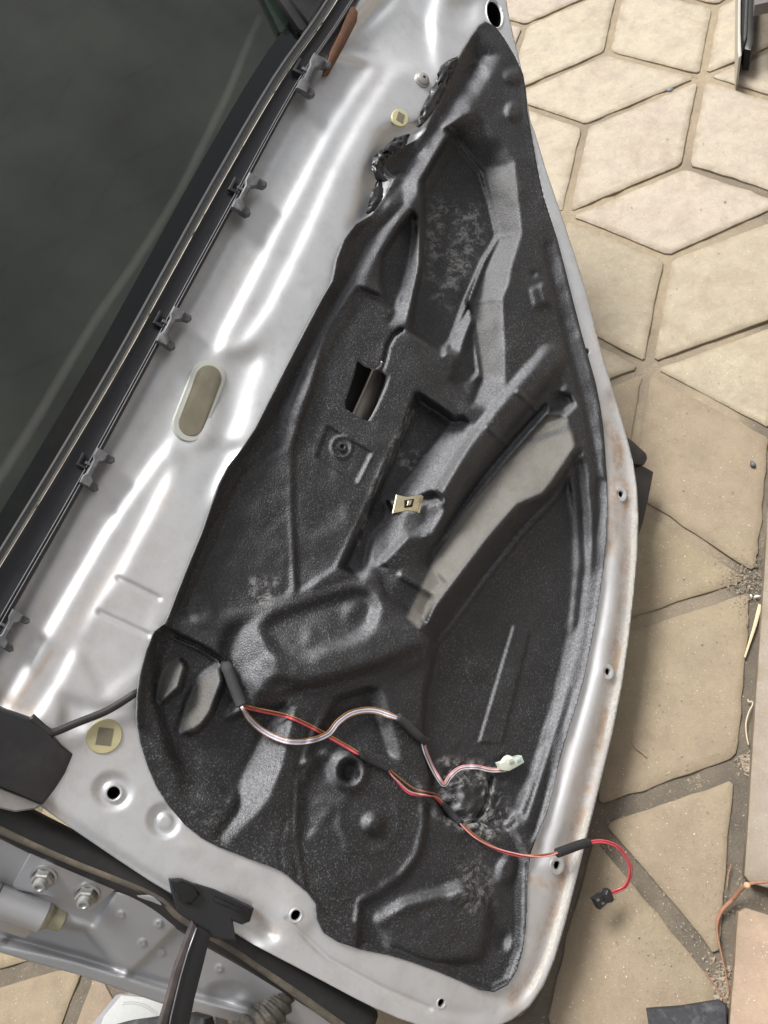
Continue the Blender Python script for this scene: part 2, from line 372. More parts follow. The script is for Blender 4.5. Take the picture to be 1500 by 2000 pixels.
soil = np.clip(1 - np.abs(dk + .012) / .05, 0, 1)
def blob(cx, cy, rx, ry): return np.clip(1.6 - 1.6 * np.sqrt(((PX - cx) / rx) ** 2 + ((PY - cy) / ry) ** 2), 0, 1)
low = np.clip((PY - 1450) / 70, 0, 1) * (qk[:, 2] > .1)
soil = np.maximum(soil, .85 * low); soil = np.maximum(soil, blob(1470, 1130, 90, 90)); soil = np.maximum(soil, .55 * blob(1440, 350, 150, 120))
at = ground.data.attributes.new('soil', 'FLOAT', 'POINT'); at.data.foreach_set('value', soil.astype(np.float32))
# paving stones: one rhombus each
def stone(poly, joint, ztop, mat=M_stone, name="paving_stone", parent=ground, thick=.03, rough=.0010):
    P = np.array(poly); q = inset_poly(P, joint); n = len(q); out = []
    for i in range(n):
        a, b2 = q[i], q[(i + 1) % n]; nseg = 9
        for k in range(nseg):
            t_ = k / nseg
            if k == 0:   # worn corner
                pr = q[i - 1]; out.append(a + (pr - a) / np.linalg.norm(pr - a) * .006 + RNG.normal(0, .0008, 2)); out.append(a + (b2 - a) / np.linalg.norm(b2 - a) * .006 + RNG.normal(0, .0008, 2))
            else: out.append(a + (b2 - a) * t_ + RNG.normal(0, rough * (.5 if RNG.random() < .8 else 1.2), 2))
    out = np.array(out); m = len(out); cen = out.mean(0)
    tilt = np.clip(RNG.normal(0, .0022, 2), -.004, .004)
    def zz(p): return ztop + (p - cen) @ tilt
    q2 = inset_poly(out, .0018); 
    q3 = cen + (out - cen) * .86
    V = [(p[0], p[1], zz(p) - .0004) for p in q2] + [(p[0], p[1], zz(p) - .0016) for p in out] + [(p[0], p[1], ztop - thick) for p in out] + [(p[0], p[1], zz(p)) for p in q3]
    Fs = [tuple(range(3 * m, 4 * m))] + [f for i in range(m) for j in [(i + 1) % m] for f in ((i, m + i, m + j, j), (m + i, 2 * m + i, 2 * m + j, m + j), (3 * m + i, i, j, 3 * m + j))]
    o = mesh(name, V, Fs, mat, parent, loc=(cen[0], cen[1], 0))
    a_e = o.data.attributes.new('rim', 'FLOAT', 'POINT'); a_e.data.foreach_set('value', np.array([.75] * m + [1.0] * m + [1.0] * m + [0.0] * m, np.float32))
    bm = bmesh.new(); bm.from_mesh(o.data); bmesh.ops.recalc_face_normals(bm, faces=bm.faces)
    f0 = max(bm.faces, key=lambda f: f.calc_area())
    if f0.normal.z < 0: bmesh.ops.reverse_faces(bm, faces=bm.faces)
    bm.to_mesh(o.data); bm.free(); o.data.set_sharp_from_angle(angle=math.radians(50)); return o
def visible_xy(p):
    q = (np.array([p[0], p[1], 0]) - C) @ R.T
    if q[2] < .25: return False
    x = 750 + F * q[0] / q[2]; y = 1000 + F * q[1] / q[2]; return -1900 < x < 2300 and -900 < y < 3200
def clip_half(P, p0, nrm):
    out = []; n = len(P)
    for i in range(n):
        a, b2 = P[i], P[(i + 1) % n]; da = (a - p0) @ nrm; db = (b2 - p0) @ nrm
        if da <= 0: out.append(a)
        if da * db < 0: out.append(a + (b2 - a) * (da / (da - db)))
    return out
nst = 0
for i in range(-9, 9):
    for j in range(-9, 9):
        # three rhombi per lattice cell, one across each lattice edge
        for (e1, ca, cb_) in (((1, 0), (0, 0, 1), (0, -1, 2)), ((0, 1), (0, 0, 1), (-1, 0, 2)), (('d'), None, None)):
            if e1 == 'd': quad = [lv(i + 1, j, 0), lv(i, j, 2), lv(i, j + 1, 0), lv(i, j, 1)]
            else: quad = [lv(i, j, 0), lv(i + cb_[0], j + cb_[1], cb_[2]), lv(i + e1[0], j + e1[1], 0), lv(i + ca[0], j + ca[1], ca[2])]
            quad = [np.asarray(p, float) for p in quad]; cen = sum(quad) / 4
            if not visible_xy(cen): continue
            far = np.linalg.norm(cen - C[:2])
            if far > 4.2: continue
            quad = clip_half(quad, KL[0][:2] - kn * .001, kn)
            qq = []
            for p in quad:
                if not qq or np.linalg.norm(p - qq[-1]) > .035: qq.append(p)
            if len(qq) > 1 and np.linalg.norm(qq[0] - qq[-1]) < .035: qq.pop()
            quad = qq
            if len(quad) < 3: continue
            ar = abs(sum(quad[k][0] * quad[(k + 1) % len(quad)][1] - quad[(k + 1) % len(quad)][0] * quad[k][1] for k in range(len(quad)))) / 2
            if ar < .002: continue
            q = (np.array([*cen, 0]) - C) @ R.T; pyc = 1000 + F * q[1] / q[2]
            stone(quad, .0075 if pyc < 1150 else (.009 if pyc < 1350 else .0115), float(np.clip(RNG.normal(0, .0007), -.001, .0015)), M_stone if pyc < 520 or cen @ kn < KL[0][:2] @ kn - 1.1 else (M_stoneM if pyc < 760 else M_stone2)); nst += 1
# raised border slabs on the right
border = empty("stone_border", G(1500, 1500, 0), "raised border of square-cut grey and pinkish slabs at the right edge of the patio", "border")
def kp(px, py, z=.022): return G(px, py, z)[:2]
def kerb(pts, mat, lab):
    o = stone(pts, .001, .022, mat, "border_slab", border, thick=.045, rough=.0008); o['label'] = lab; return o
wd = .34
a0, a1 = kp(1452, 1722), kp(1500, 990)
kerb([a0, a1, a1 + kn * wd, a0 + kn * wd], M_kerbA, "grey-beige border slab, the upper one")
c0, c1 = kp(1441, 1768), kp(1400, 2330)
b0 = a0 + (c0 - a0)
kerb([c0, c1, c1 + kn * wd, c0 + kn * wd], M_kerbB, "pinkish border slab, the lower one")
d0 = a1 - kd * .008
kerb([a1 - kd * .010, a1 - kd * .55, a1 - kd * .55 + kn * wd, a1 - kd * .010 + kn * wd], M_kerbA, "grey-beige border slab beyond the frame")

# unseen wall added right of the frame to fill reflections and block sky
hw0 = G(1500, 1400)[:2] + kn * 0.95
refl_wall = empty("added_reflector_wall", [*hw0, 0], "unseen pale wall added for the door to reflect, to the right beyond the stone border", "wall")
M_refl_wall = plain("added_reflector_wall_pale", (.50, .49, .485), .9, var=.12, scale=60, bump=.5, bd=.002)
def wbox(name, a, b2, z0, z1, th, mat):
    p = [hw0 + kd * a, hw0 + kd * b2, hw0 + kd * b2 + kn * th, hw0 + kd * a + kn * th]
    V = [(*q, z) for z in (z0, z1) for q in p]; return mesh(name, V, [(0, 3, 2, 1), (4, 5, 6, 7), (0, 1, 5, 4), (1, 2, 6, 5), (2, 3, 7, 6), (3, 0, 4, 7)], mat, refl_wall, smooth=False)
wbox("added_reflector_face", -.75, 3.4, 0, 2.3, .25, M_refl_wall); wbox("added_reflector_base", -.77, 3.42, -.01, .16, .28, M_kerbA); wbox("added_reflector_top", -.80, 3.45, 2.3, 2.36, .30, M_kerbB)

# ================================================================== HEIGHT FIELDS OF THE DOOR
ST = 3.0
gx = np.arange(-420, 1320, ST); gy = np.arange(-330, 2180, ST)
GX, GY = np.meshgrid(gx, gy)
def sdist(poly, X, Y):
    P = np.asarray(poly, float)[:, :2]; n = len(P); d = np.full(X.shape, 1e18); ins = np.zeros(X.shape, bool)
    for i in range(n):
        ax, ay = P[i]; bx, by = P[(i + 1) % n]; ex, ey = bx - ax, by - ay
        t_ = np.clip(((X - ax) * ex + (Y - ay) * ey) / (ex * ex + ey * ey + 1e-12), 0, 1)
        d = np.minimum(d, (X - ax - ex * t_) ** 2 + (Y - ay - ey * t_) ** 2)
        cond = ((ay > Y) != (by > Y)) & (X < (bx - ax) * (Y - ay) / (by - ay + 1e-12) + ax); ins ^= cond
    d = np.sqrt(d); return np.where(ins, -d, d)
def ldist(pl, X, Y):
    P = np.asarray(pl, float)[:, :2]; d = np.full(X.shape, 1e18); tt = np.zeros(X.shape); m = len(P) - 1
    for i in range(m):
        ax, ay = P[i]; bx, by = P[i + 1]; ex, ey = bx - ax, by - ay
        t_ = np.clip(((X - ax) * ex + (Y - ay) * ey) / (ex * ex + ey * ey + 1e-12), 0, 1)
        q = (X - ax - ex * t_) ** 2 + (Y - ay - ey * t_) ** 2; k = q < d; d = np.where(k, q, d); tt = np.where(k, (i + t_) / m, tt)
    return np.sqrt(d), tt
def sstep(x): x = np.clip(x, 0, 1); return x * x * (3 - 2 * x)
def win(poly, pad):
    P = np.asarray(poly, float); x0, y0 = P[:, 0].min() - pad, P[:, 1].min() - pad; x1, y1 = P[:, 0].max() + pad, P[:, 1].max() + pad
    i0 = max(0, int((x0 - gx[0]) / ST)); i1 = min(len(gx), int((x1 - gx[0]) / ST) + 2); j0 = max(0, int((y0 - gy[0]) / ST)); j1 = min(len(gy), int((y1 - gy[0]) / ST) + 2)
    return (slice(j0, max(j0, j1)), slice(i0, max(i0, i1)))
class Field:
    def __init__(s, h): s.H = np.full(GX.shape, float(h))
    def facet(s, pts, soft=6, add=False):
        P = np.asarray(pts, float)
        if P.shape[1] == 2: raise ValueError
        wv = win(P, soft + 6); X, Y = GX[wv], GY[wv]
        if X.size == 0: return
        Amat = np.c_[P[:, 0], P[:, 1], np.ones(len(P))]
        if np.ptp(P[:, 2]) < 1e-9: T = np.full(X.shape, P[0, 2])
        elif len(P) == 3: k = np.linalg.solve(Amat, P[:, 2]); T = k[0] * X + k[1] * Y + k[2]
        else:   # mean value interpolation of the vertex heights
            dx = [x - X for x in P[:, 0]]; dy = [y - Y for y in P[:, 1]]; rr = [np.sqrt(a_ * a_ + b_ * b_) + 1e-6 for a_, b_ in zip(dx, dy)]; n_ = len(P); tn = []
            for i in range(n_):
                j = (i + 1) % n_; cr = dx[i] * dy[j] - dy[i] * dx[j]; dt = dx[i] * dx[j] + dy[i] * dy[j]
                tn.append((rr[i] * rr[j] - dt) / np.where(np.abs(cr) < 1e-3, np.where(cr < 0, -1e-3, 1e-3), cr))
            ws = 0; acc = 0
            for i in range(n_): w_ = (tn[i - 1] + tn[i]) / rr[i]; ws = ws + w_; acc = acc + w_ * P[i, 2]
            T = np.clip(acc / np.where(np.abs(ws) < 1e-9, 1e-9, ws), P[:, 2].min(), P[:, 2].max())
        d = sdist(P, X, Y); a = 1 - sstep((d + soft) / (2 * soft))
        s.H[wv] = s.H[wv] + a * T if add else s.H[wv] * (1 - a) + T * a
    def flat(s, pts, h, soft=6, add=False): s.facet([(x, y, h) for x, y in pts], soft, add)
    def ridge(s, pl, hw, h, power=2.0, taper=False):
        P = np.asarray(pl, float); wv = win(P, hw + 8); d, t_ = ldist(P, GX[wv], GY[wv])
        a = np.clip(1 - (d / hw) ** power, 0, 1) ; a = sstep(a) if power < 3 else a
        hh = h
        if P.shape[1] == 3: hh = np.interp(t_, np.linspace(0, 1, len(P)), P[:, 2]) * h
        if taper: hh = hh * np.clip(np.minimum(t_, 1 - t_) * 6, 0, 1)
        s.H[wv] += a * hh
    def bump(s, x, y, rx, ry, h, rot=0, ring=None):
        wv = win([(x - max(rx, ry), y - max(rx, ry)), (x + max(rx, ry), y + max(rx, ry))], 12); X, Y = GX[wv] - x, GY[wv] - y
        c_, s_ = math.cos(rot), math.sin(rot); q = np.sqrt(((X * c_ + Y * s_) / rx) ** 2 + ((-X * s_ + Y * c_) / ry) ** 2)
        if ring: s.H[wv] += h * np.exp(-((q - 1) / ring) ** 2)
        else: s.H[wv] += h * sstep(np.clip((1 - q) * 1.6, 0, 1))
    def blur(s, sig):
        k = int(3 * sig + 1); g = np.exp(-np.arange(-k, k + 1) ** 2 / (2 * sig * sig)); g /= g.sum()
        H = np.pad(s.H, k, mode='edge'); H = sum(g[i] * H[i:i + s.H.shape[0], :] for i in range(2 * k + 1)); H = sum(g[i] * H[:, i:i + s.H.shape[1]] for i in range(2 * k + 1)); s.H = H
    def melt(s, poly, sig, soft=14):
        H0 = s.H.copy(); s.blur(sig); a = 1 - sstep((sdist(poly, GX, GY) + soft) / (2 * soft)); s.H = H0 * (1 - a) + s.H * a
    def at(s, x, y):
        fx = (np.asarray(x, float) - gx[0]) / ST; fy = (np.asarray(y, float) - gy[0]) / ST
        i = np.clip(fx.astype(int), 0, len(gx) - 2); j = np.clip(fy.astype(int), 0, len(gy) - 2); a = fx - i; b2 = fy - j; H = s.H
        return H[j, i] * (1 - a) * (1 - b2) + H[j, i + 1] * a * (1 - b2) + H[j + 1, i] * (1 - a) * b2 + H[j + 1, i + 1] * a * b2
def vnoise(cell, amp, seed):
    r_ = np.random.default_rng(seed); nx = int(GX.shape[1] * ST / cell) + 3; ny = int(GX.shape[0] * ST / cell) + 3; N_ = r_.normal(0, 1, (ny, nx))
    fx = (GX - gx[0]) / cell; fy = (GY - gy[0]) / cell; i = fx.astype(int); j = fy.astype(int); a = sstep(fx - i); b2 = sstep(fy - j)
    return amp * (N_[j, i] * (1 - a) * (1 - b2) + N_[j, i + 1] * a * (1 - b2) + N_[j + 1, i] * (1 - a) * b2 + N_[j + 1, i + 1] * a * b2)

def closest_on(poly, x, y):
    P = np.asarray(poly, float); best = None
    bx_, by_, bd = x.copy(), y.copy(), np.full(x.shape, 1e18); n = len(P)
    for i in range(n):
        ax, ay = P[i]; cx, cy = P[(i + 1) % n]; ex, ey = cx - ax, cy - ay
        t_ = np.clip(((x - ax) * ex + (y - ay) * ey) / (ex * ex + ey * ey + 1e-12), 0, 1); qx, qy = ax + ex * t_, ay + ey * t_
        d = (x - qx) ** 2 + (y - qy) ** 2; k = d < bd; bx_ = np.where(k, qx, bx_); by_ = np.where(k, qy, by_); bd = np.where(k, d, bd)
    return bx_, by_, np.sqrt(bd)
def sheet(name, field, outer, mat, parent, holes=(), lip=None, attrs=None, hfun=None):
    """stamped sheet: the part of the height field inside outer, holes left open, rims cut clean; lip = folded edge depth in mm"""
    d = sdist(outer, GX, GY)
    for h_ in holes: d = np.maximum(d, -sdist(h_, GX, GY))
    cin = (d[:-1, :-1] + d[1:, :-1] + d[:-1, 1:] + d[1:, 1:]) < 0
    ny, nx = GX.shape; used = np.zeros(GX.shape, bool)
    used[:-1, :-1] |= cin; used[1:, :-1] |= cin; used[:-1, 1:] |= cin; used[1:, 1:] |= cin
    idx = np.full(GX.shape, -1); idx[used] = np.arange(used.sum())
    cnt = np.zeros(GX.shape, int); cnt[:-1, :-1] += cin; cnt[1:, :-1] += cin; cnt[:-1, 1:] += cin; cnt[1:, 1:] += cin
    bd = used & (cnt < 4)
    x = GX.copy(); y = GY.copy(); bx, by = x[bd], y[bd]
    cands = [closest_on(p, bx, by) for p in (outer, *holes)]
    best = np.argmin(np.stack([c_[2] for c_ in cands]), 0)
    sx_ = np.choose(best, [c_[0] for c_ in cands]); sy_ = np.choose(best, [c_[1] for c_ in cands]); dd = np.choose(best, [c_[2] for c_ in cands])
    ok = dd < ST * 1.6; bx = np.where(ok, sx_, bx); by = np.where(ok, sy_, by); x[bd] = bx; y[bd] = by
    H = field.at(x[used], y[used]); V = D(x[used], y[used], H)
    jj, ii = np.nonzero(cin)
    Q = np.stack([idx[jj, ii], idx[jj + 1, ii], idx[jj + 1, ii + 1], idx[jj, ii + 1]], 1)
    att = {k: v[used] for k, v in (attrs or {}).items()}
    if lip:
        # walk boundary edges
        E = {}
        for a, b2, c_, e_ in Q.tolist():
            for p, q in ((a, b2), (b2, c_), (c_, e_), (e_, a)):
                if (q, p) in E: del E[(q, p)]
                else: E[(p, q)] = 1
        bv = sorted({p for e in E for p in e}); mp = {v: len(V) + k for k, v in enumerate(bv)}
        V = np.vstack([V, V[bv] - nV * lip * .001]); att = {k: np.concatenate([v, v[bv]]) for k, v in att.items()}
        Q = Q.tolist() + [(q, p, mp[p], mp[q]) for (p, q) in E]
        nlip = len(E)
    else: Q = Q.tolist(); nlip = 0
    o = mesh(name, V, Q, mat, parent, mats=[mat, M_edge] if (lip and name == "insulation_shell") else [mat])
    if lip and name == "insulation_shell":
        mi = np.zeros(len(o.data.polygons), np.int32); mi[-nlip:] = 1; o.data.polygons.foreach_set('material_index', mi)
    for k, v in att.items():
        a = o.data.attributes.new(k, 'FLOAT', 'POINT'); a.data.foreach_set('value', v.astype(np.float32))
    o.data.update(); return o

LINER = [(948, 42), (968, 52), (985, 75), (1006, 110), (1022, 145), (1028, 180), (1030, 215), (1038, 260), (1045, 300), (1053, 345), (1062, 385), (1075, 425), (1088, 465), (1105, 530), (1120, 590), (1137, 655), (1150, 700), (1163, 745), (1172, 790), (1178, 830), (1182, 880), (1186, 940), (1187, 1000),
         (1185, 1050), (1180, 1100), (1172, 1160), (1163, 1215), (1152, 1270), (1140, 1330), (1126, 1378), (1114, 1415), (1103, 1450), (1092, 1490), (1082, 1540), (1068, 1590), (1052, 1625), (1037, 1665), (1031, 1710), (1029, 1760), (1027, 1810), (1021, 1855), (1010, 1895), (992, 1924), (965, 1938), (935, 1933), (905, 1918), (850, 1895), (800, 1877), (760, 1865), (700, 1853), (660, 1840), (632, 1822), (619, 1795), (616, 1765), (600, 1742), (575, 1722), (555, 1704), (520, 1689), (475, 1672), (430, 1655), (395, 1637), (360, 1610),
         (330, 1575), (305, 1535), (288, 1495), (274, 1450), (267, 1405), (268, 1360), (274, 1315), (286, 1270), (302, 1232), (322, 1218), (333, 1195), (350, 1150), (372, 1095), (395, 1040), (412, 990), (428, 945), (446, 910), (470, 880), (500, 835), (522, 790), (550, 735), (578, 680), (603, 632), (628, 585), (650, 548), (658, 505), (672, 468), (694, 438), (725, 420), (742, 398), (762, 368), (771, 348), (757, 332), (748, 318), (752, 306), (780, 290), (815, 272), (832, 255), (850, 215), (872, 165), (897, 110), (920, 72), (935, 50)]
HOLE = [(699, 702), (706, 702), (718, 712), (733, 716), (752, 722), (763, 732), (757, 752), (745, 780), (731, 808), (722, 822), (712, 821), (692, 809), (675, 798), (674, 788), (684, 757), (693, 728)]

Ln = Field(3.0)
f = lambda pts, soft: Ln.facet(pts, max(2.5, soft * .75))
# --- left channel below the folded edge
Ln.flat([(560, 760), (660, 560), (700, 470), (790, 400), (745, 330), (850, 235), (930, 85), (960, 110), (900, 215), (830, 330), (745, 455), (690, 560), (620, 690), (565, 800), (560, 1160), (480, 1200), (335, 1200), (400, 1050), (470, 905)], -12, 24)
f([(560, 800), (560, 1150), (500, 1195), (350, 1195), (410, 1050), (470, 930)], 8) if False else None
f([(568, 870, -4), (570, 1150, -4), (480, 1200, -8), (350, 1190, -14), (415, 1040, -16), (480, 915, -18)], 8)
# plateau B with the opening
f([(640, 640, -8), (700, 560, -8), (775, 590, -4), (803, 640, 2), (812, 700, 3), (806, 790, 3), (770, 860, 2), (735, 930, 1), (700, 1020, 0), (655, 1108, 0), (580, 1160, -6), (572, 1000, -10), (572, 875, -10), (610, 760, -8)], 7)
# deep compartment C and the bright slope D up to the tube
f([(815, 770, -34), (905, 830, -34), (935, 800, -22), (945, 820, -14), (845, 965, -30), (770, 975, -38), (745, 1090, -34), (700, 1130, -16), (668, 1108, -30), (745, 940, -40), (790, 840, -38)], 9)
f([(875, 828, -36), (925, 800, -16), (955, 820, 12), (900, 905, 12), (866, 965, 12), (838, 962, 0), (768, 975, -36), (815, 905, -38)], 9)
# rib running down from the fold at (790,640) to the tube
f([(798, 632, 2), (815, 640, 0), (870, 700, -2), (905, 745, -4), (950, 800, 4), (965, 825, 8), (935, 838, 2), (890, 806, -4), (845, 745, -2), (812, 700, 2)], 8)
# cup Q between rib and channel L
f([(895, 708, -16), (930, 720, -14), (935, 745, -8), (920, 790, -10), (880, 745, -14)], 10)
f([(932, 742, -16), (978, 742, -6), (985, 770, 4), (950, 805, 4), (922, 785, -8)], 9)
# pocket K, floor and walls
f([(865, 250, 2), (900, 222, 4), (925, 218, 4), (950, 235, 4), (1006, 312, 3), (1003, 325, 0), (940, 335, -38), (875, 258, -34)], 5)
f([(880, 262, -36), (940, 335, -38), (957, 390, -38), (974, 462, -38), (945, 510, -38), (915, 580, -38), (880, 668, -36), (862, 690, -30), (800, 645, -30), (806, 590, -34), (822, 520, -36), (826, 400, -36), (824, 355, -36)], 5)
# channel L: slope that faces up along the right of the pocket
f([(941, 333, -36), (1004, 318, 2), (1010, 375, 2), (1020, 455, 4), (974, 463, -34), (957, 392, -36)], 3)
f([(974, 463, -34), (1020, 455, 4), (1008, 490, 3), (995, 530, 2), (990, 555, 0), (978, 582, -2), (919, 590, -34), (945, 515, -34)], 3)
f([(919, 590, -30), (978, 582, -2), (981, 640, -1), (982, 700, 0), (982, 735, -2), (938, 738, -24), (930, 680, -27)], 3)
f([(935, 738, -24), (982, 732, -2), (990, 765, 6), (960, 800, 6), (918, 790, -16)], 7)
# dark triangle and bright streak O
f([(922, 600, -32), (934, 730, -26), (915, 742, -22), (898, 700, -12)], 4)
f([(914, 590, -36), (925, 625, -10), (898, 692, -8), (872, 682, -30), (890, 640, -34)], 4)
# N compartment and streak M
f([(805, 412, -16), (815, 440, -20), (790, 560, -22), (770, 612, -18), (752, 590, -16), (742, 545, -16), (745, 500, -16), (775, 450, -14)], 6)
f([(806, 420, -14), (822, 425, 4), (823, 520, 6), (806, 600, 6), (796, 636, 4), (768, 640, 0), (755, 632, -8), (782, 585, -20), (796, 520, -22), (806, 460, -22)], 5)
# tube ridge J on the left of the pocket
Ln.ridge([(905, 215, .7), (862, 275, 1), (822, 352, 1), (790, 400, .9), (745, 450, .6), (700, 520, .3)], 36, 10)
# ridge between left channel and plateau
Ln.ridge([(700, 560), (650, 640), (612, 720), (585, 800)], 22, 5, taper=True)
# --- tube E and its right flank
f([(1045, 690, 2), (1078, 700, 2), (1105, 752, 0), (1068, 805, -16), (1000, 880, -18), (915, 985, -18), (840, 1092, -18), (822, 1085, -6), (848, 1010, 2), (890, 920, 6), (945, 815, 4), (1000, 765, 2)], 7)
Ln.ridge([(1078, 700, .5), (1042, 743, .85), (978, 820, 1), (932, 883, 1), (886, 955, 1.0), (858, 1010, .9), (835, 1060, .5)], 34, 20)
Ln.ridge([(1012, 765), (1052, 803)], 5, 2.2, 4); Ln.ridge([(950, 832), (994, 872)], 5, 2, 4)
# --- beige shelf F rising to its outer edge
f([(1068, 812, -14), (1100, 812, -6), (1120, 848, 14), (1127, 872, 26), (1080, 945, 28), (1060, 968, 28), (1010, 988, 28), (960, 1045, 27), (880, 1150, 26), (822, 1230, 24), (790, 1205, 4), (838, 1100, -16), (905, 1000, -16), (985, 905, -16)], 5)
# front wall of the shelf
f([(1127, 872, 26), (1134, 885, -14), (1105, 930, -22), (1082, 972, -24), (1020, 1035, -24), (950, 1125, -24), (855, 1255, -22), (820, 1232, 22), (880, 1150, 25), (960, 1045, 26), (1010, 988, 27), (1060, 968, 27), (1083, 944, 27)], 3)
# groove at the shelf root
Ln.ridge([(1060, 800), (985, 890), (905, 985), (845, 1080), (838, 1096)], 9, -5)
# hollow above the shelf end
f([(1066, 778, -4), (1092, 768, -14), (1112, 772, -12), (1122, 790, -6), (1104, 806, -16), (1074, 806, -16)], 8)
# step blocks below the clip
f([(770, 985, -30), (830, 960, 2), (862, 968, 10), (862, 1000, 8), (800, 1090, 4), (740, 1120, -4), (715, 1115, -8), (725, 1050, -26), (760, 1010, -34)], 8)
f([(790, 1000, -12), (868, 990, 12), (842, 1045, 6), (792, 1030, -14)], 6)
f([(850, 1050, 4), (836, 1100, -14), (870, 1140, 0), (838, 1160, 6), (780, 1120, 0), (742, 1100, 8), (795, 1045, 12)], 7)
Ln.flat([(755, 975), (850, 962), (862, 975), (815, 988), (770, 1000)], -14, 5)
# --- large smooth belly H, right rim
Ln.flat([(1112, 925), (1128, 1010), (1132, 1100), (1118, 1240), (1090, 1360), (1055, 1470), (1010, 1590), (970, 1650), (880, 1630), (838, 1540), (825, 1440), (826, 1360), (850, 1262), (950, 1128), (1025, 1036), (1085, 972)], -22, 9)
f([(1118, 890, -12), (1140, 905, -8), (1150, 1000, -16), (1152, 1100, -16), (1138, 1220, -16), (1110, 1330, -16), (1075, 1450, -16), (1020, 1600, -14), (1000, 1590, -20), (1062, 1440, -21), (1095, 1330, -21), (1122, 1220, -21), (1134, 1100, -21), (1130, 1000, -21)], 5)
Ln.ridge([(1137, 915), (1144, 1000), (1143, 1100), (1130, 1220), (1104, 1330), (1070, 1440), (1035, 1540)], 9, 1.6)
f([(1160, 880, -6), (1186, 900, -3), (1187, 1000, -4), (1180, 1100, -4), (1152, 1270, -4), (1114, 1415, -4), (1085, 1520, -4), (1052, 1625, -3), (1035, 1640, -8), (1062, 1520, -10), (1088, 1415, -11), (1126, 1270, -11), (1155, 1100, -10), (1160, 1000, -9)], 7)
# upper right skirt
f([(1060, 480, -3), (1088, 465, 5), (1137, 655, 5), (1172, 790, 6), (1186, 940, 6), (1165, 930, -4), (1140, 800, -4), (1105, 670, -4)], 9)
Ln.bump(930, 142, 26, 20, -4); Ln.bump(1002, 218, 20, 24, 5.5); Ln.bump(1000, 150, 22, 18, 4); Ln.bump(1042, 535, 9, 9, -4); Ln.flat([(1035, 565), (1062, 552), (1072, 590), (1045, 602)], 4, 4, add=True)
Ln.ridge([(1060, 560), (1070, 592)], 8, 3); Ln.bump(794, 336, 9, 8, -4)
# --- lower left: fold seam, cups
Ln.flat([(305, 1245), (330, 1235), (425, 1285), (470, 1370), (420, 1440), (380, 1560), (330, 1460), (300, 1350)], -16, 12)
f([(322, 1300, -24), (348, 1285, -16), (362, 1300, 8), (352, 1345, 12), (318, 1372, 4), (300, 1372, -22), (306, 1330, -26)], 6)
f([(385, 1322, -18), (428, 1300, 2), (438, 1330, 12), (412, 1395, 14), (378, 1440, 8), (345, 1428, -24), (362, 1370, -26)], 6)
f([(345, 1440, -18), (470, 1395, -20), (560, 1372, -14), (545, 1420, -22), (490, 1500, -24), (450, 1555, -20), (400, 1540, -16)], 12)
f([(545, 1385, -20), (582, 1376, 2), (568, 1440, 5), (552, 1510, 7), (520, 1580, 8), (445, 1652, 4), (418, 1640, -4), (460, 1570, -14), (458, 1535, -24), (482, 1485, -28), (515, 1420, -28)], 8)
# region W and disc X
f([(570, 1380, 4), (650, 1345, 0), (600, 1450, 2), (580, 1520, 2), (572, 1600, 2), (578, 1690, 2), (520, 1680, 2), (450, 1650, 2), (515, 1570, 8), (545, 1500, 8)], 7)
Ln.ridge([(642, 1368), (605, 1430), (582, 1490), (572, 1560), (572, 1630), (582, 1715)], 5, -2)
Ln.ridge([(560, 1600), (546, 1650), (552, 1700)], 5, -1.5)
f([(655, 1365, -12), (718, 1345, -14), (770, 1480, -12), (740, 1500, -4), (640, 1470, -6), (600, 1480, -6)], 10)
f([(712, 1340, -16), (745, 1340, 6), (765, 1400, 6), (790, 1490, 4), (772, 1505, -4), (738, 1420, -18)], 6)
f([(745, 1335, 6), (850, 1255, 2), (830, 1350, 0), (824, 1440, -4), (838, 1530, -8), (800, 1510, 0), (770, 1410, 5)], 8)
Ln.flat([(585, 1500), (640, 1470), (720, 1462), (790, 1490), (822, 1545), (825, 1610), (810, 1670), (775, 1712), (730, 1742), (700, 1756), (692, 1800), (640, 1790), (600, 1735), (580, 1640)], -2, 4)
f([(592, 1640, -7), (640, 1600, 0), (672, 1560, 0), (660, 1500, -2), (625, 1480, -9), (592, 1540, -9)], 12)
Ln.flat([(830, 1560), (860, 1600), (1000, 1620), (1028, 1680), (1024, 1850), (1000, 1910), (960, 1930), (700, 1850), (705, 1765), (740, 1748), (790, 1712), (820, 1670), (832, 1610)], -8, 5)
Ln.bump(682, 1505, 47, 50, 9); Ln.bump(683, 1507, 30, 33, -15); Ln.bump(604, 1494, 17, 22, 6)
Ln.bump(730, 1610, 26, 26, 11); Ln.bump(722, 1600, 58, 64, 2.5, ring=.12)
# dome at the bottom
f([(735, 1800, -4), (790, 1762, 4), (850, 1745, 5), (905, 1728, 8), (945, 1750, 8), (958, 1782, 8), (956, 1830, 4), (938, 1875, 0), (850, 1880, 0), (760, 1850, 0)], 13)
Ln.ridge([(745, 1796), (790, 1768), (860, 1748)], 16, 4); Ln.bump(900, 1745, 34, 24, 6, -.5)
Ln.ridge([(958, 1770), (958, 1820), (945, 1870)], 7, -4)
Ln.bump(982, 1836, 17, 24, -9); Ln.bump(996, 1850, 12, 18, 3)
Ln.bump(990, 1700, 24, 40, 8, .3)
# damaged area
dmg = vnoise(16, 2.2, 5) + vnoise(8, 1.5, 6); dm_ = np.exp(-(((GX - 915) / 75) ** 2 + ((GY - 1550) / 85) ** 2) ** 1.5); Ln.H += dmg * dm_
Ln.bump(925, 1560, 60, 66, 7)
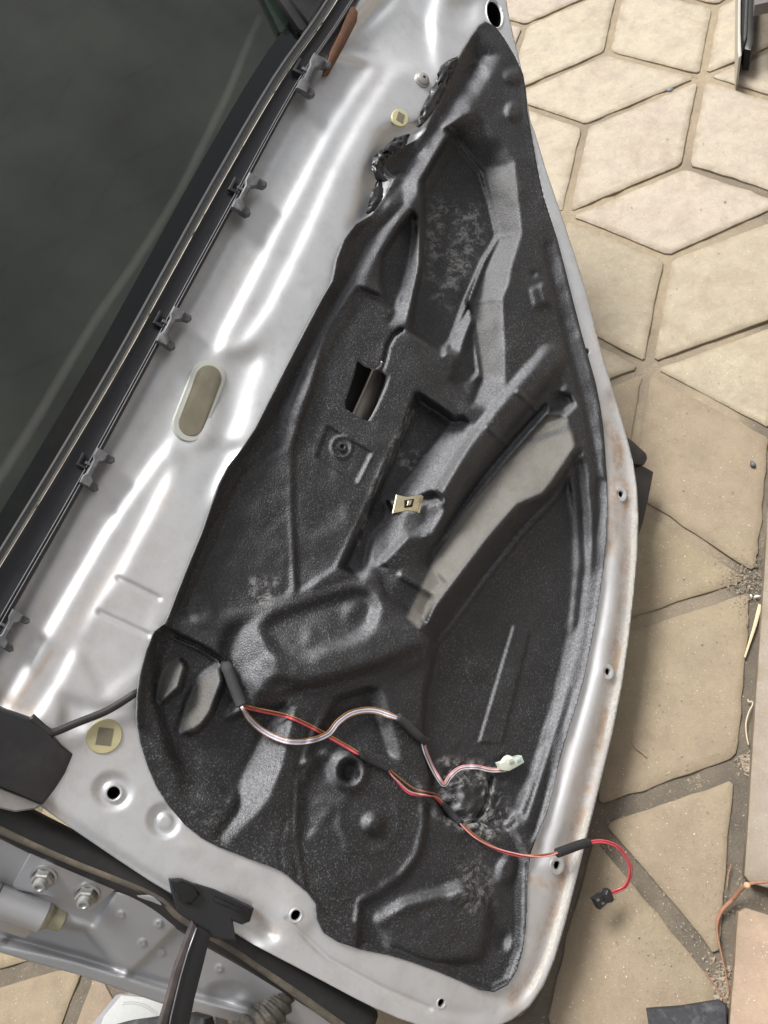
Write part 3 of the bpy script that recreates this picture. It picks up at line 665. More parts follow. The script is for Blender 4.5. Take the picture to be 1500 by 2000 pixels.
# big horn R and its bowl S
f([(432, 1270, -14), (445, 1228, -10), (500, 1192, -6), (560, 1172, 0), (690, 1132, 4), (745, 1150, 10), (795, 1195, 16), (845, 1250, 18), (830, 1290, 10), (745, 1345, 4), (640, 1342, 4), (560, 1362, 0), (480, 1382, -2), (455, 1320, -12)], 7)
f([(440, 1268, -14), (455, 1228, -12), (505, 1196, -6), (545, 1188, 8), (530, 1235, 20), (545, 1280, 24), (540, 1330, 22), (505, 1365, 14), (462, 1318, -6)], 8)
f([(545, 1188, 6), (700, 1140, 8), (740, 1160, 12), (845, 1252, 24), (740, 1300, 26), (600, 1335, 26), (535, 1330, 24), (532, 1270, 22)], 6)
f([(480, 1378, -4), (560, 1352, 6), (640, 1334, 10), (740, 1300, 26), (600, 1330, 25), (530, 1345, 20)], 5)
f([(512, 1225, -6), (540, 1200, -8), (690, 1152, -8), (722, 1160, -4), (735, 1185, -4), (720, 1230, 6), (650, 1265, 14), (580, 1288, 16), (535, 1272, 8)], 8)
Ln.bump(690, 1190, 26, 16, 6, -.3); Ln.ridge([(610, 1235), (600, 1260)], 10, 3)
f([(735, 1100, -4), (785, 1130, 4), (848, 1160, 2), (830, 1215, -8), (800, 1200, -10), (750, 1160, -4)], 7)
Ln.ridge([(786, 1122), (846, 1160)], 10, 7)
Ln.flat([(500, 1195), (580, 1168), (700, 1120), (735, 1110), (700, 1130), (560, 1170)], -1, 12)
Ln.melt([(420, 1200), (500, 1175), (600, 1150), (720, 1125), (790, 1180), (850, 1250), (760, 1330), (600, 1345), (500, 1390), (440, 1330)], 2.5, 12)
Ln.melt([(1112, 900), (1160, 880), (1190, 1000), (1180, 1150), (1120, 1400), (1040, 1640), (990, 1640), (1060, 1450), (1105, 1250), (1118, 1100)], 1.8, 8)
Ln.melt([(300, 1450), (400, 1455), (450, 1400), (520, 1390), (590, 1380), (560, 1560), (450, 1670), (380, 1620), (310, 1500), (285, 1380)], 1.5, 12)
Ln.melt([(600, 1350), (790, 1340), (830, 1540), (820, 1700), (690, 1770), (590, 1700)], 1.2, 12); Ln.melt([(700, 1720), (1000, 1690), (1000, 1880), (760, 1860)], 1.8, 12)
Ln.melt([(350, 1500), (440, 1500), (450, 1590), (390, 1620), (340, 1560)], 5, 20)
Ln.blur(0.95); Ln.bump(682, 1505, 45, 48, 7); Ln.bump(683, 1507, 27, 30, -12); Ln.H = 3 + (Ln.H - 3) * 0.86
# sharp small relief after the blur
Ln.flat([(640, 832), (728, 885), (698, 945), (617, 893)], -3.2, 2.2, add=True); Ln.bump(667, 873, 19, 20, 2.2, ring=.16); Ln.ridge([(725, 888), (697, 944)], 4.5, 1.8, 4)
Ln.flat([(1003, 1222), (1035, 1232), (981, 1452), (936, 1450)], 3.0, 3, add=True); Ln.bump(932, 1308, 32, 32, 2.2); Ln.ridge([(1004, 1224), (937, 1448)], 4, .5)
Ln.bump(397, 1192, 33, 40, 2.6)
for p in ([(300, 1226), (322, 1228), (350, 1244), (392, 1262), (428, 1284), (440, 1300)], [(784, 644), (768, 655), (757, 675), (752, 700), (745, 720)], [(958, 1518), (955, 1545), (950, 1570), (940, 1588), (925, 1604), (912, 1612)]):
    Ln.ridge(p, 6, -8)
Ln.bump(446, 1298, 10, 8, -9)
Ln.ridge([(1127, 872), (1083, 943), (1060, 967), (1010, 987), (960, 1044), (880, 1149), (824, 1226)], 8, 1.6)
Ln.ridge([(1066, 792), (1004, 858), (948, 924), (902, 988), (868, 1045)], 4.5, -3.5); Ln.ridge([(1072, 800), (1008, 868), (952, 934), (906, 998), (868, 1058)], 5, 1.6)
Ln.ridge([(1012, 765), (1052, 803)], 5, 1.5, 4); Ln.ridge([(950, 832), (994, 872)], 5, 1.4, 4)
# raised torn lip round the left edge
dL = -sdist(LINER, GX, GY); leftm = sstep((760 - GX - (GY - 300) * .05) / 60) * (GY < 1420)
Ln.H += leftm * (10 * np.exp(-(dL / 12) ** 2)) + 1.2 * np.exp(-(dL / 9) ** 2)
Ln.H += vnoise(46, .8, 1) + vnoise(20, .30, 2)
dust = np.zeros(GX.shape)
def paint(arr, poly, v, soft):
    wv = win(poly, soft + 6); a = 1 - sstep((sdist(poly, GX[wv], GY[wv]) + soft) / (2 * soft)); arr[wv] = np.maximum(arr[wv], a * v)
paint(dust, [(1075, 812), (1100, 815), (1118, 848), (1122, 868), (1076, 940), (1055, 962), (1008, 982), (956, 1040), (876, 1144), (815, 1225), (795, 1206), (842, 1108), (905, 1005), (985, 910)], 1, 5)
paint(dust, [(322, 1296), (346, 1290), (358, 1305), (340, 1340), (312, 1362), (308, 1335)], .8, 8); paint(dust, [(388, 1325), (428, 1310), (408, 1390), (380, 1428), (352, 1420)], .8, 8)
paint(dust, [(943, 336), (1003, 322), (1018, 455), (988, 550), (976, 582), (978, 735), (940, 735), (921, 592), (974, 465)], .38, 5)
paint(dust, [(900, 850), (945, 822), (868, 960), (815, 980)], .10, 14)
dk_ = [(1030, 858), (1110, 830), (1112, 842), (1035, 868)]; wv = win(dk_, 8); dust[wv] *= 1 - .8 * (1 - sstep((sdist(dk_, GX[wv], GY[wv]) + 5) / 8))
# glossy sheen put into the colour: lighter grey on facets facing up the door
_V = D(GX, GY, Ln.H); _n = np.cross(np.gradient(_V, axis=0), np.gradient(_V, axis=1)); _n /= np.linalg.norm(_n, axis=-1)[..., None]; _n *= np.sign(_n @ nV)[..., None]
painted_sheen = sstep((_n @ uV - .08) / .78) * (1 - dust); scuff = np.zeros(GX.shape)
paint(scuff, [(835, 380), (935, 400), (950, 470), (880, 600), (830, 580)], .42, 18); paint(scuff, [(860, 1480), (960, 1500), (1000, 1600), (960, 1640), (860, 1600)], 1, 18)
paint(scuff, [(796, 800), (812, 800), (745, 950), (700, 1070), (690, 1060), (735, 930)], .55, 5); paint(scuff, [(900, 1650), (960, 1680), (960, 1760), (900, 1800)], .45, 20); paint(scuff, [(780, 880), (840, 880), (820, 920), (780, 920)], .5, 8)
paint(scuff, [(490, 1130), (545, 1130), (530, 1180), (480, 1185)], .6, 10); paint(scuff, [(340, 1570), (440, 1590), (440, 1620), (380, 1600)], .4, 10)

# --- silver inner panel
OUT = [(985, -30), (992, 20), (1003, 70), (1022, 150), (1036, 235), (1046, 262), (1066, 330), (1095, 415), (1120, 490), (1148, 580), (1165, 650), (1180, 705), (1200, 770), (1222, 845), (1236, 900), (1244, 950), (1247, 1010), (1245, 1080), (1238, 1160), (1228, 1250), (1215, 1340), (1197, 1430), (1175, 1520), (1150, 1620), (1128, 1710), (1105, 1800), (1083, 1875), (1062, 1925), (1035, 1965), (1000, 1992), (960, 2010), (900, 2022), (840, 2010), (780, 1990), (730, 1968), (690, 1948), (600, 1900), (495, 1845), (400, 1785), (289, 1718), (180, 1645), (100, 1590), (40, 1545), (-60, 1490), (-330, 1330), (-260, 1530 - 240), (-120, 1400), (-60, 1300), (0, 1190), (75, 1060), (154, 925), (225, 800), (300, 670), (375, 535), (452, 395), (520, 275), (582, 155), (640, 60), (693, -30), (800, -220), (960, -260)]
OUT = OUT[:44] + [(-330, 1345), (-250, 1600 - 20)] if False else OUT
OUT = [p for p in OUT if p not in ((-330, 1330), (-260, 1290), (-120, 1400))]
Sv = Field(0.0)
s_ = Sv.facet
Aline = [(720, -60), (640, 105), (577, 240), (497, 385), (402, 565), (324, 703), (248, 843), (163, 990), (62, 1180), (-60, 1400)]
Sv.flat([(-460, 1500), (-460, 0)] + [(620, -330)] + Aline[:1] + Aline, -13, 6)
Bline = [(735, 128), (700, 170), (650, 245), (550, 437), (438, 660)]
Dline = [(322, 884), (280, 938), (205, 1048), (140, 1160), (75, 1272), (10, 1390), (-40, 1500)]
Sv.flat(Aline[1:] + Dline[::-1] + Bline[::-1], -10.5, 8)
Sv.flat([(740, 122), (700, 172), (650, 247), (550, 437), (436, 655), (446, 676), (474, 670), (497, 640), (525, 600), (590, 470), (655, 325), (710, 225), (768, 135)], -5, 7)
Sv.flat([(322, 876), (280, 938), (205, 1048), (140, 1160), (75, 1272), (0, 1400), (70, 1400), (110, 1340), (147, 1268), (190, 1185), (232, 1118), (290, 1008), (338, 912)], -5, 7)
# seat round the oval plug and the bright hollow to its right
s_([(400, 670, -8), (470, 690, -4), (540, 660, -2), (560, 700, -2), (520, 800, -2), (470, 870, -1), (400, 985, -1), (350, 930, -6), (325, 860, -12), (335, 760, -14)], 34)
s_([(455, 700, -12), (500, 690, -12), (515, 720, -3), (500, 800, -2), (470, 850, -3), (425, 865, -12), (440, 790, -14)], 26)
s_([(345, 905, -6), (400, 990, -1), (425, 945, -10), (470, 875, -10), (430, 862, -12), (375, 880, -10)], 16)
s_([(232, 1128, -1), (310, 1166, -1), (285, 1235, -2.2), (195, 1196, -3.5)], 6); s_([(150, 1262, -5), (190, 1196, -1.5), (290, 1240, -1), (275, 1300, -2), (200, 1360, -3)], 10)
# top end
s_([(672, 84, -20), (745, 30, -8), (800, -60, -6), (860, -60, -6), (840, 60, -10), (852, 150, -4), (800, 128, -9), (762, 130, -9), (722, 110, -16), (700, 96, -19)], 12)
s_([(672, 74, -22), (690, 50, -20), (800, -60, -20), (790, -20, -6), (752, 30, -5), (700, 86, -10)], 8)
Sv.ridge([(788, -10), (812, 38), (838, 64)], 9, -4); Sv.flat([(878, 2), (932, 2), (922, 46), (900, 52), (882, 30)], -5, 4, add=True); Sv.ridge([(842, 30), (850, 45)], 6, 2)
Sv.flat([(748, 262), (722, 330), (700, 430), (690, 450), (735, 420), (790, 300), (830, 250), (770, 250)], -14, 14)
# right flange
s_([(1186, 1060, -7), (1214, 1062, 7), (1203, 1200, 7), (1178, 1330, 7), (1143, 1460, 7), (1108, 1580, 7), (1080, 1690, 4), (1030, 1700, -8), (1060, 1600, -9), (1090, 1490, -9), (1138, 1320, -9), (1168, 1160, -9)], 5)
Sv.ridge([(1194, 780), (1216, 860), (1228, 950), (1230, 1050), (1222, 1180), (1203, 1310), (1177, 1430), (1150, 1530), (1120, 1650), (1090, 1765), (1055, 1885), (1012, 1955)], 15, -6)
Sv.ridge([(1062, 325), (1110, 465), (1160, 640), (1210, 812), (1235, 912), (1242, 1010), (1237, 1130), (1222, 1250), (1205, 1355), (1170, 1510), (1122, 1700), (1078, 1868), (1040, 1940), (985, 1985)], 8, 3.5)
Sv.bump(1090, 1690, 22, 24, 3); Sv.bump(1187, 1312, 16, 20, 3); Sv.bump(1213, 965, 18, 22, 3)
# bottom strip
Sv.ridge([(560, 1790), (640, 1870), (740, 1925), (840, 1970), (930, 1985)], 7, -3)
Sv.ridge([(555, 1706), (568, 1745), (556, 1790)], 6, 3); s_([(556, 1712, 0), (604, 1740, 0), (612, 1800, 2), (590, 1822, 4), (558, 1800, 4)], 6)
s_([(440, 1745, -2), (520, 1770, -2), (540, 1830, -14), (480, 1840, -14), (440, 1800, -8)], 9)
Sv.ridge([(470, 1690), (505, 1700), (512, 1712)], 6, 3)
s_([(-60, 1500, -16), (60, 1570, -12), (170, 1650, -12), (300, 1730, -12), (420, 1800, -12), (500, 1850, -12), (510, 1830, 0), (420, 1775, 0), (290, 1700, 0), (170, 1620, 0), (60, 1540, 0), (-60, 1470, -2)], 5)
# bosses round the screw holes
Sv.ridge([(358, 1650), (385, 1662)], 8, 3)
Sv.ridge([(120, 1362), (190, 1385), (260, 1392)], 9, -3); s_([(125, 1365, -6), (180, 1380, -2), (165, 1430, -3), (120, 1425, -6)], 8)
Sv.bump(608, 578, 8, 16, 1.2, .3)
Sv.blur(3.0); Sv.bump(220, 1545, 46, 44, -6); Sv.bump(221, 1546, 31, 30, 4.5); Sv.bump(320, 1603, 38, 40, -6); Sv.bump(323, 1605, 24, 26, 4.5)
Sv.ridge([(232, 1130), (310, 1168)], 7, -2.2); Sv.ridge([(195, 1196), (290, 1240)], 7, -2.2); Sv.ridge([(560, 1795), (640, 1872), (740, 1927), (840, 1970)], 6, -2)
Sv.blur(.7)
HOLES = [(1147, 686, 6), (1213, 965, 6.5), (1187, 1312, 6.5), (1088, 1690, 8), (578, 1788, 10), (862, 1959, 7.5), (222, 1549, 12.5)]
Sv.H *= 1.05
Sv.H += vnoise(90, .5, 11)
Ln.H = np.where(dL > -4, np.maximum(Ln.H, Sv.H + 3.0 - np.maximum(dL, 0) * .45), Ln.H); Sv.H = np.where(dL > -6, np.minimum(Sv.H, np.where(dL > 2, Ln.H - 6, 99)), Sv.H)
dirt = np.zeros(GX.shape); sealm = np.zeros(GX.shape)
def paintl(arr, pl, hw, v):
    wv = win(pl, hw + 8); d, _ = ldist(pl, GX[wv], GY[wv]); arr[wv] = np.maximum(arr[wv], v * (1 - sstep(d / hw)))
paintl(dirt, [(1205, 850), (1222, 950), (1228, 1050), (1216, 1200), (1198, 1330), (1170, 1450), (1143, 1560), (1108, 1680), (1080, 1790), (1048, 1890), (1000, 1955)], 24, 1)
paintl(dirt, [(1190, 830), (1205, 880), (1200, 1000), (1192, 1075)], 26, .9); paintl(dirt, [(1030, 1715), (1090, 1735)], 20, .9); paintl(dirt, [(505, 1790), (535, 1815)], 26, .75); paintl(dirt, [(95, 1570), (125, 1600)], 26, .6)
paintl(dirt, [(1160, 640), (1200, 800)], 12, .6); paintl(dirt, [(-60, 1500), (0, 1360), (60, 1390)], 26, .5); paintl(dirt, [(100, 1275), (20, 1390)], 14, .6)
paintl(dirt, [(450, 560), (560, 385)], 6, .12); paintl(dirt, [(335, 960), (120, 1250)], 14, .35)
paintl(sealm, [(1240, 1000), (1236, 1130), (1222, 1260), (1205, 1350), (1185, 1440)], 11, 1); paintl(sealm, [(1150, 1590), (1120, 1690), (1100, 1770), (1075, 1850), (1040, 1930)], 12, 1); paintl(sealm, [(1238, 900), (1242, 1000)], 7, .8)

# --- front end plate
Ep = Field(-30.0)
SEALTOP = [(-330, 1440), (-60, 1595), (0, 1628), (140, 1688), (303, 1753), (355, 1800), (467, 1868), (560, 1933), (644, 1994), (720, 2050)]
PLATEBOT = [(780, 2170), (640, 2062), (560, 2022), (450, 1994), (380, 1975), (315, 1960), (150, 1903), (60, 1878), (0, 1860), (-120, 1818), (-330, 1740)]
Ep.facet([(-330, 1440, -26), (0, 1628, -26), (303, 1753, -26), (644, 1994, -26), (720, 2050, -26), (640, 2062, -62), (450, 1994, -74), (150, 1903, -88), (0, 1860, -90), (-330, 1740, -96)], 1)
Ep.H = np.where(sdist(SEALTOP + PLATEBOT, GX, GY) < 30, Ep.H, -90)
k_ = np.linalg.lstsq(np.array([[-330, 1440, 1], [0, 1628, 1], [303, 1753, 1], [644, 1994, 1], [640, 2062, 1], [450, 1994, 1], [150, 1903, 1], [0, 1860, 1], [-330, 1740, 1.]]), np.array([-26, -26, -26, -26, -50, -66, -84, -90, -92.]), rcond=None)[0]
Ep.H = k_[0] * GX + k_[1] * GY + k_[2]
def ea(pts, h, soft): Ep.flat(pts, h, soft, add=True)
ea([(-330, 1725), (0, 1835), (60, 1850), (150, 1876), (330, 1934), (480, 1976), (620, 2040), (600, 2080), (450, 2010), (150, 1915), (0, 1872), (-330, 1760)], 6, 4)
Ep.ridge([(-330, 1716), (0, 1826), (60, 1841), (150, 1868), (330, 1924), (480, 1966), (640, 2040)], 8, -6)
ea([(180, 1812), (255, 1902), (345, 1815), (395, 1830), (300, 1745), (225, 1740)], 5, 4)
Ep.ridge([(120, 1795), (172, 1812), (245, 1900)], 11, 4)
ea([(0, 1845), (60, 1800), (170, 1815), (240, 1900), (150, 1875)], -6, 6)
ea([(380, 1840), (560, 1935), (520, 1985), (400, 1950)], 2, 12); Ep.bump(440, 1940, 50, 26, -6)
Ep.blur(1.0)
for x, y in ((236, 1787), (278, 1842), (310, 1805), (315, 1860), (428, 1892)): Ep.bump(x, y, 10, 11, 2.4); Ep.bump(x, y, 5, 5, -1.6)
Ep.H += vnoise(60, .4, 21)
eh = lambda x, y: float(Ep.at(x, y))
hl = lambda x, y: float(Ln.at(x, y))
hsv = lambda x, y: float(Sv.at(x, y))

# ================================================================== CAR DOOR
door = empty("car_door", P0 * [1, 1, 0] + [0, 0, 0], "stripped silver car door leaning with its inner side up, black insulation shell and tinted window", "car door")
cut = inset_poly(LINER, 26)
def ell(x, y, rx, ry, rot=0, n=16): return [(x + rx * math.cos(t_) * math.cos(rot) - ry * math.sin(t_) * math.sin(rot), y + rx * math.cos(t_) * math.sin(rot) + ry * math.sin(t_) * math.cos(rot)) for t_ in np.linspace(0, 2 * math.pi, n, endpoint=False)]
BIG = ell(966, 27, 14, 27, -.22)
rims = [ell(x, y, r_ * 1.05, r_ * 1.05) for x, y, r_ in HOLES]
inner = sheet("inner_panel", Sv, OUT, M_silver, door, holes=[cut, BIG] + rims, lip=3, attrs={'dirt': dirt, 'seal': sealm})
shell = sheet("insulation_shell", Ln, LINER, M_liner, door, holes=[HOLE], lip=8, attrs={'dust': dust, 'scuff': scuff, 'painted_sheen': painted_sheen}); shell['label'] = "moulded black grained insulation shell with dusty shelf and torn seams"
endp = sheet("end_plate", Ep, SEALTOP + PLATEBOT, M_grey, door, lip=2, attrs={'dirt': dirt * 0, 'seal': dirt * 0})

# outer skin below: side wall turning in from the outer edge, and the curved outer panel
edge = OUT[:43]
Pe = np.array([(x, y) for x, y in edge]); cen_px = np.array([500, 1000.])
def D2(x, y, h): return D(np.array([x]), np.array([y]), np.array([h]))[0]
ow = catmull(Pe, 2); dirc = (ow - cen_px); dirc /= np.linalg.norm(dirc, axis=1)[:, None]
rows = []
for hh, inn in ((-3.2, 0), (-10, 3), (-14, 24), (-40, 16), (-66, 22), (-84, 60)):
    q = ow - dirc * inn; P3 = D(ow[:, 0], ow[:, 1], np.full(len(ow), -3.2)) - nV * (-3.2 - hh) * .001
    cenW = D2(500, 1000, 0); back = cenW - P3; back -= nV * (back @ nV)[:, None] if False else np.outer(back @ nV, nV); back /= np.linalg.norm(back, axis=1)[:, None]
    rows.append(P3 + back * inn * .0006)
m_ = len(ow); V = np.vstack(rows); Fs = [(r_ * m_ + i, r_ * m_ + i + 1, (r_ + 1) * m_ + i + 1, (r_ + 1) * m_ + i) for r_ in range(len(rows) - 1) for i in range(m_ - 1)]
cidx = len(V); V = np.vstack([V, [D2(450, 1100, 0) - nV * .118]]); Fs += [((len(rows) - 1) * m_ + i, (len(rows) - 1) * m_ + i + 1, cidx) for i in range(m_ - 1)]
mesh("outer_panel", V, Fs, M_grey, door)
# inside of the opening: steel bar and dark cavity
cav = D(np.array([640, 800, 800, 640.]), np.array([660, 660, 860, 860.]), np.full(4, -60.)); mesh("cavity_floor", cav, [(0, 1, 2, 3)], plain("cavity_paint", (.03, .03, .032), .6), door, smooth=False)
P = D(np.array([752, 738, 722, 704, 690.]), np.array([700, 738, 775, 815, 860.]), np.array([-40, -40, -40, -40, -40.])); tube("guide_rail", P, .011, plain("grey_rail", (.30, .27, .24), .4, .5, var=.3, scale=60), door, seg=10, flat=.45, nrm=nV)
P = D(np.array([764, 757, 744, 733.]), np.array([712, 750, 785, 822.]), np.array([-25, -25, -25, -25.])); tube("guide_rail", P, .0045, M_blkplastic, door, seg=8)
ww = catmull([(722, 716), (727, 720), (735, 721), (742, 716), (746, 706)], 5); tube("wire_hook", D(ww[:, 0], ww[:, 1], np.linspace(-14, 7, len(ww))), .0014, M_steel, door, seg=8)

# --- holes: steel rim and dark bore
def bore(poly, h, depth, name="bore", mat=None):
    P_ = np.array(poly); a = D(P_[:, 0], P_[:, 1], np.full(len(P_), h)); c0 = a.mean(0); b_ = a - nV * depth * .001; b_ = c0 - nV * depth * .001 + (b_ - c0 + nV * depth * .001) * 1.12; m = len(P_)
    return mesh(name, np.vstack([a, b_]), [(i, (i + 1) % m, m + (i + 1) % m, m + i) for i in range(m)] + [tuple(range(m, 2 * m))[::-1]], mat or M_black, door)
for x, y, r_ in HOLES:
    k = pxm(x, y) * 1000; c_ = D2(x, y, hsv(x, y)); R_ = r_ * k
    kw_ = 5.0 if y in (1312, 1690, 965) else 1.6
    lathe("screw_hole", c_, [(R_ + kw_ + .5, -.4), (R_ + kw_, .35), (R_ + .6, .4), (R_, 0), (R_ * .98, -3)], M_silver, door, seg=22)
    bore(ell(x, y, r_ * .98, r_ * .98, 0, 18), hsv(x, y) - .6, 16)
# large oval opening at the top
bore(ell(966, 27, 14.6, 27.8, -.22, 28), hsv(966, 60) - 1.0, 28)
P_ = np.array(ell(966, 27, 15.5, 29, -.22, 40) + ell(966, 27, 15.5, 29, -.22, 1)); tube("rolled_rim", D(P_[:, 0], P_[:, 1], np.full(len(P_), hsv(985, 40) + .2)), .0011, M_silver, door, seg=8)
# --- plugs
def square_plug(x, y, r_mm, lab, rot, sq=.42, sx=1, sy=1):
    g = bpy.data.objects.new("hole_plug", None)
    h = hsv(x, y) + .3; c_ = D2(x, y, h)
    o = lathe("hole_plug", c_, [(r_mm, -.8), (r_mm, .5), (r_mm * .93, 1.3), (r_mm * .4, 1.6), (0, 1.6)], M_cream, door, seg=32, sx=sx, sy=sy, rot=rot); o['label'] = lab
    X = R[0] - nV * (R[0] @ nV); X /= np.linalg.norm(X); Y = np.cross(nV, X)
    s2 = r_mm * sq * .001; A2 = X * math.cos(rot) + Y * math.sin(rot); B2 = -X * math.sin(rot) + Y * math.cos(rot)
    V = [c_ + nV * .0019 + (A2 * a * s2 * sx + B2 * b2 * s2 * sy * 1.15) for a, b2 in ((-1, -1), (1, -1), (1, 1), (-1, 1))] + [c_ + nV * .0013 + (A2 * a * s2 * sx + B2 * b2 * s2 * sy * 1.15) for a, b2 in ((-1, -1), (1, -1), (1, 1), (-1, 1))]
    p = mesh("square_socket", V, [(0, 1, 2, 3), (0, 4, 5, 1), (1, 5, 6, 2), (2, 6, 7, 3), (3, 7, 4, 0)], M_mud, o, smooth=False)
square_plug(781, 231, 11.8, "small yellowed plug with a square socket near the top bolt", -.25, sx=.9, sy=1.12)
square_plug(204, 1438, 15.0, "larger yellowed plug with a square socket near the lower corner", -.15, sx=1.0, sy=1.0)
# oval plug
def stadium(p0, p1, r_, n=12):
    p0, p1 = np.array(p0, float), np.array(p1, float); d = (p1 - p0) / np.linalg.norm(p1 - p0); q = np.array([-d[1], d[0]]); out = []
    for k in range(n + 1): t_ = math.pi * k / n; out.append(p0 + r_ * (q * math.cos(t_) - d * math.sin(t_)))
    for k in range(n + 1): t_ = math.pi * k / n; out.append(p1 + r_ * (-q * math.cos(t_) + d * math.sin(t_)))
    return np.array(out)
hp = -6.0
oval = slab("oval_plug", stadium((407, 738), (372, 828), 36), hp - 1, 4, M_creamgrey, door, bev=3)
oval['label'] = "long oval milky plug with a brown sunken window"
ob = slab("sunken_window", stadium((407, 739), (374, 826), 26), hp - .4, 1, M_mud, oval, bev=1.5)
# torx bolt
c_ = D2(824, 157, hsv(824, 157)); bo = lathe("bolt", c_, [(10.2, -1.5), (10.2, 1.2), (9.4, 2.0), (8.6, 2.4), (7.8, 4.8), (5.8, 6.2), (2.4, 6.6), (0, 6.6)], M_boltgrey, door, seg=28)
lathe("star_socket", c_ + nV * .0066, [(2.0, .05), (1.6, .1), (0, .1)], M_black, bo, seg=12)
# --- crumpled foil at the torn edge
def crumple(poly, h, mat, seed, amp=3.5, name="sealant_fold"):
    r_ = np.random.default_rng(seed); P = catmull(np.array(poly, float), 6); Q = []
    n = len(P); V = []
    T = np.gradient(P, axis=0); T /= np.linalg.norm(T, axis=1)[:, None]; Nn = np.stack([-T[:, 1], T[:, 0]], 1)
    wid = np.array([2 + 10 * math.sin(math.pi * i / (n - 1)) for i in range(n)])
    cols = 7; 
    for i in range(n):
        for k in range(cols):
            a = (k / (cols - 1) - .5) * 2; q = P[i] + Nn[i] * a * wid[i] + r_.normal(0, .8, 2); V.append(D2(q[0], q[1], h + (1 - abs(a)) * amp + r_.normal(0, amp * .35)))
    Fs = [(i * cols + k, i * cols + k + 1, (i + 1) * cols + k + 1, (i + 1) * cols + k) for i in range(n - 1) for k in range(cols - 1)]
    return mesh(name, V, Fs, mat, door)
M_foil = plain("glossy_black_sealant", (.018, .019, .023), .34, spec=.5, var=.3, bump=.4, bd=.001)
crumple([(882, 118), (868, 150), (848, 190), (828, 228), (815, 248)], 3, M_foil, 1, 5); crumple([(895, 112), (872, 135), (855, 165)], 5, M_liner, 2, 4)
crumple([(775, 288), (752, 300), (738, 318), (742, 345), (757, 352)], 0, M_foil, 3, 5); crumple([(742, 345), (738, 372), (730, 400), (715, 418)], -2, M_foil, 4, 3)
crumple([(800, 262), (775, 282), (748, 296)], 2, M_foil, 9, 4)

# --- belt line channel, rails, glass
def strip(name, L, Rr, hL, hR, mat, parent, thick=6, n=None):
    """long band between two pixel lines with a folded edge"""
    L = np.array(L, float); Rr = np.array(Rr, float); a = D(L[:, 0], L[:, 1], np.full(len(L), float(hL))); b2 = D(Rr[:, 0], Rr[:, 1], np.full(len(Rr), float(hR)))
    dn = nV * thick * .001; V = np.vstack([a - dn, a, b2, b2 - dn]); m = len(L)
    Fs = [(r_ * m + i, r_ * m + i + 1, (r_ + 1) * m + i + 1, (r_ + 1) * m + i) for r_ in range(3) for i in range(m - 1)]
    Fs += [(0, m, 2 * m, 3 * m), (m - 1, 4 * m - 1, 3 * m - 1, 2 * m - 1)]
    o = mesh(name, V, [f_[::-1] for f_ in Fs], mat, parent, smooth=False); return o
RL = [(800, -280), (636, 0), (532, 150), (415, 350), (310, 540), (220, 703), (110, 890), (0, 1070), (-160, 1330), (-330, 1600)]
RL = [tuple(p) for p in catmull(RL, 4)]
RR = [(x + 17, y + 6) for x, y in RL]
CL = [(x + 19, y + 7) for x, y in RL]
CR = [(862, -285), (690, 5), (578, 178), (448, 418), (348, 602), (262, 762), (148, 972), (24, 1190), (-130, 1462), (-270, 1700)]
CR = [tuple(p) for p in catmull(CR, 4)]
strip("bright_edge_strip", RL, [(x + 4, y + 1) for x, y in RL], 8.2, 7.8, M_chrome, door, 8)
strip("flocked_lip", [(x + 4.5, y + 1) for x, y in RL], [(x + 14, y + 4) for x, y in RL], 7.0, 6.0, M_flock, door, 6)
strip("bright_edge_strip", [(x + 14.5, y + 4) for x, y in RL], RR, 5.4, 5, plain("grey_metal_edge", (.30, .31, .32), .3, .8), door, 6)
strip("belt_channel", CL, CR, -4, 0, M_blkpaint, door, 14)
lerp = lambda P_, Q_, t_: [(a[0] * (1 - t_) + b2[0] * t_, a[1] * (1 - t_) + b2[1] * t_) for a, b2 in zip(P_, Q_)]
strip("channel_lip", lerp(CL, CR, .80), lerp(CL, CR, .86), 2.0, 1.6, M_blkpaint, door, 4); strip("channel_lip", lerp(CL, CR, .92), lerp(CL, CR, 1.03), 3.2, 2.4, M_blkpaint, door, 9)
M_lipedge = plain("worn_plastic_edge", (.15, .15, .16), .5)
for t_ in (.79, .90):
    q_ = np.array(lerp(CL, CR, t_)); tube("lip_edge", D(q_[:, 0], q_[:, 1], np.full(len(q_), 3.2)), .00055, M_lipedge, door, seg=6)
GL = [(x - 31, y - 17) for x, y in RL]
strip("glass_seal", GL, [(x + 1, y) for x, y in RL], -14, -14, M_gloss, door, 4)
# the window glass: a slightly bowed sheet that reaches out of the picture
gn = 14; gu, gv = np.meshgrid(np.linspace(0, 1, gn), np.linspace(0, 1, gn))
c00, c10, c11, c01 = np.array([790., -330]), np.array([-290., 1560]), np.array([-1250., 900]), np.array([-160., -900])
PXg = (1 - gu[..., None]) * ((1 - gv[..., None]) * c00 + gv[..., None] * c10) + gu[..., None] * ((1 - gv[..., None]) * c01 + gv[..., None] * c11)
a_, b2_, c2_, d2_ = [D2(*p, -20) for p in (c00, c10, c11, c01)]
Vg2 = []
for j in range(gn):
    for i in range(gn):
        u1, v1 = i / (gn - 1), j / (gn - 1); X = (1 - u1) * ((1 - v1) * a_ + v1 * b2_) + u1 * ((1 - v1) * d2_ + v1 * c2_)
        Vg2.append(X - nV * .03 * u1 * u1)
Fq = [(j * gn + i, j * gn + i + 1, (j + 1) * gn + i + 1, (j + 1) * gn + i) for j in range(gn - 1) for i in range(gn - 1)]
glass = mesh("window_glass", Vg2, Fq, M_glass, door); glass['label'] = "dark green-tinted window glass"
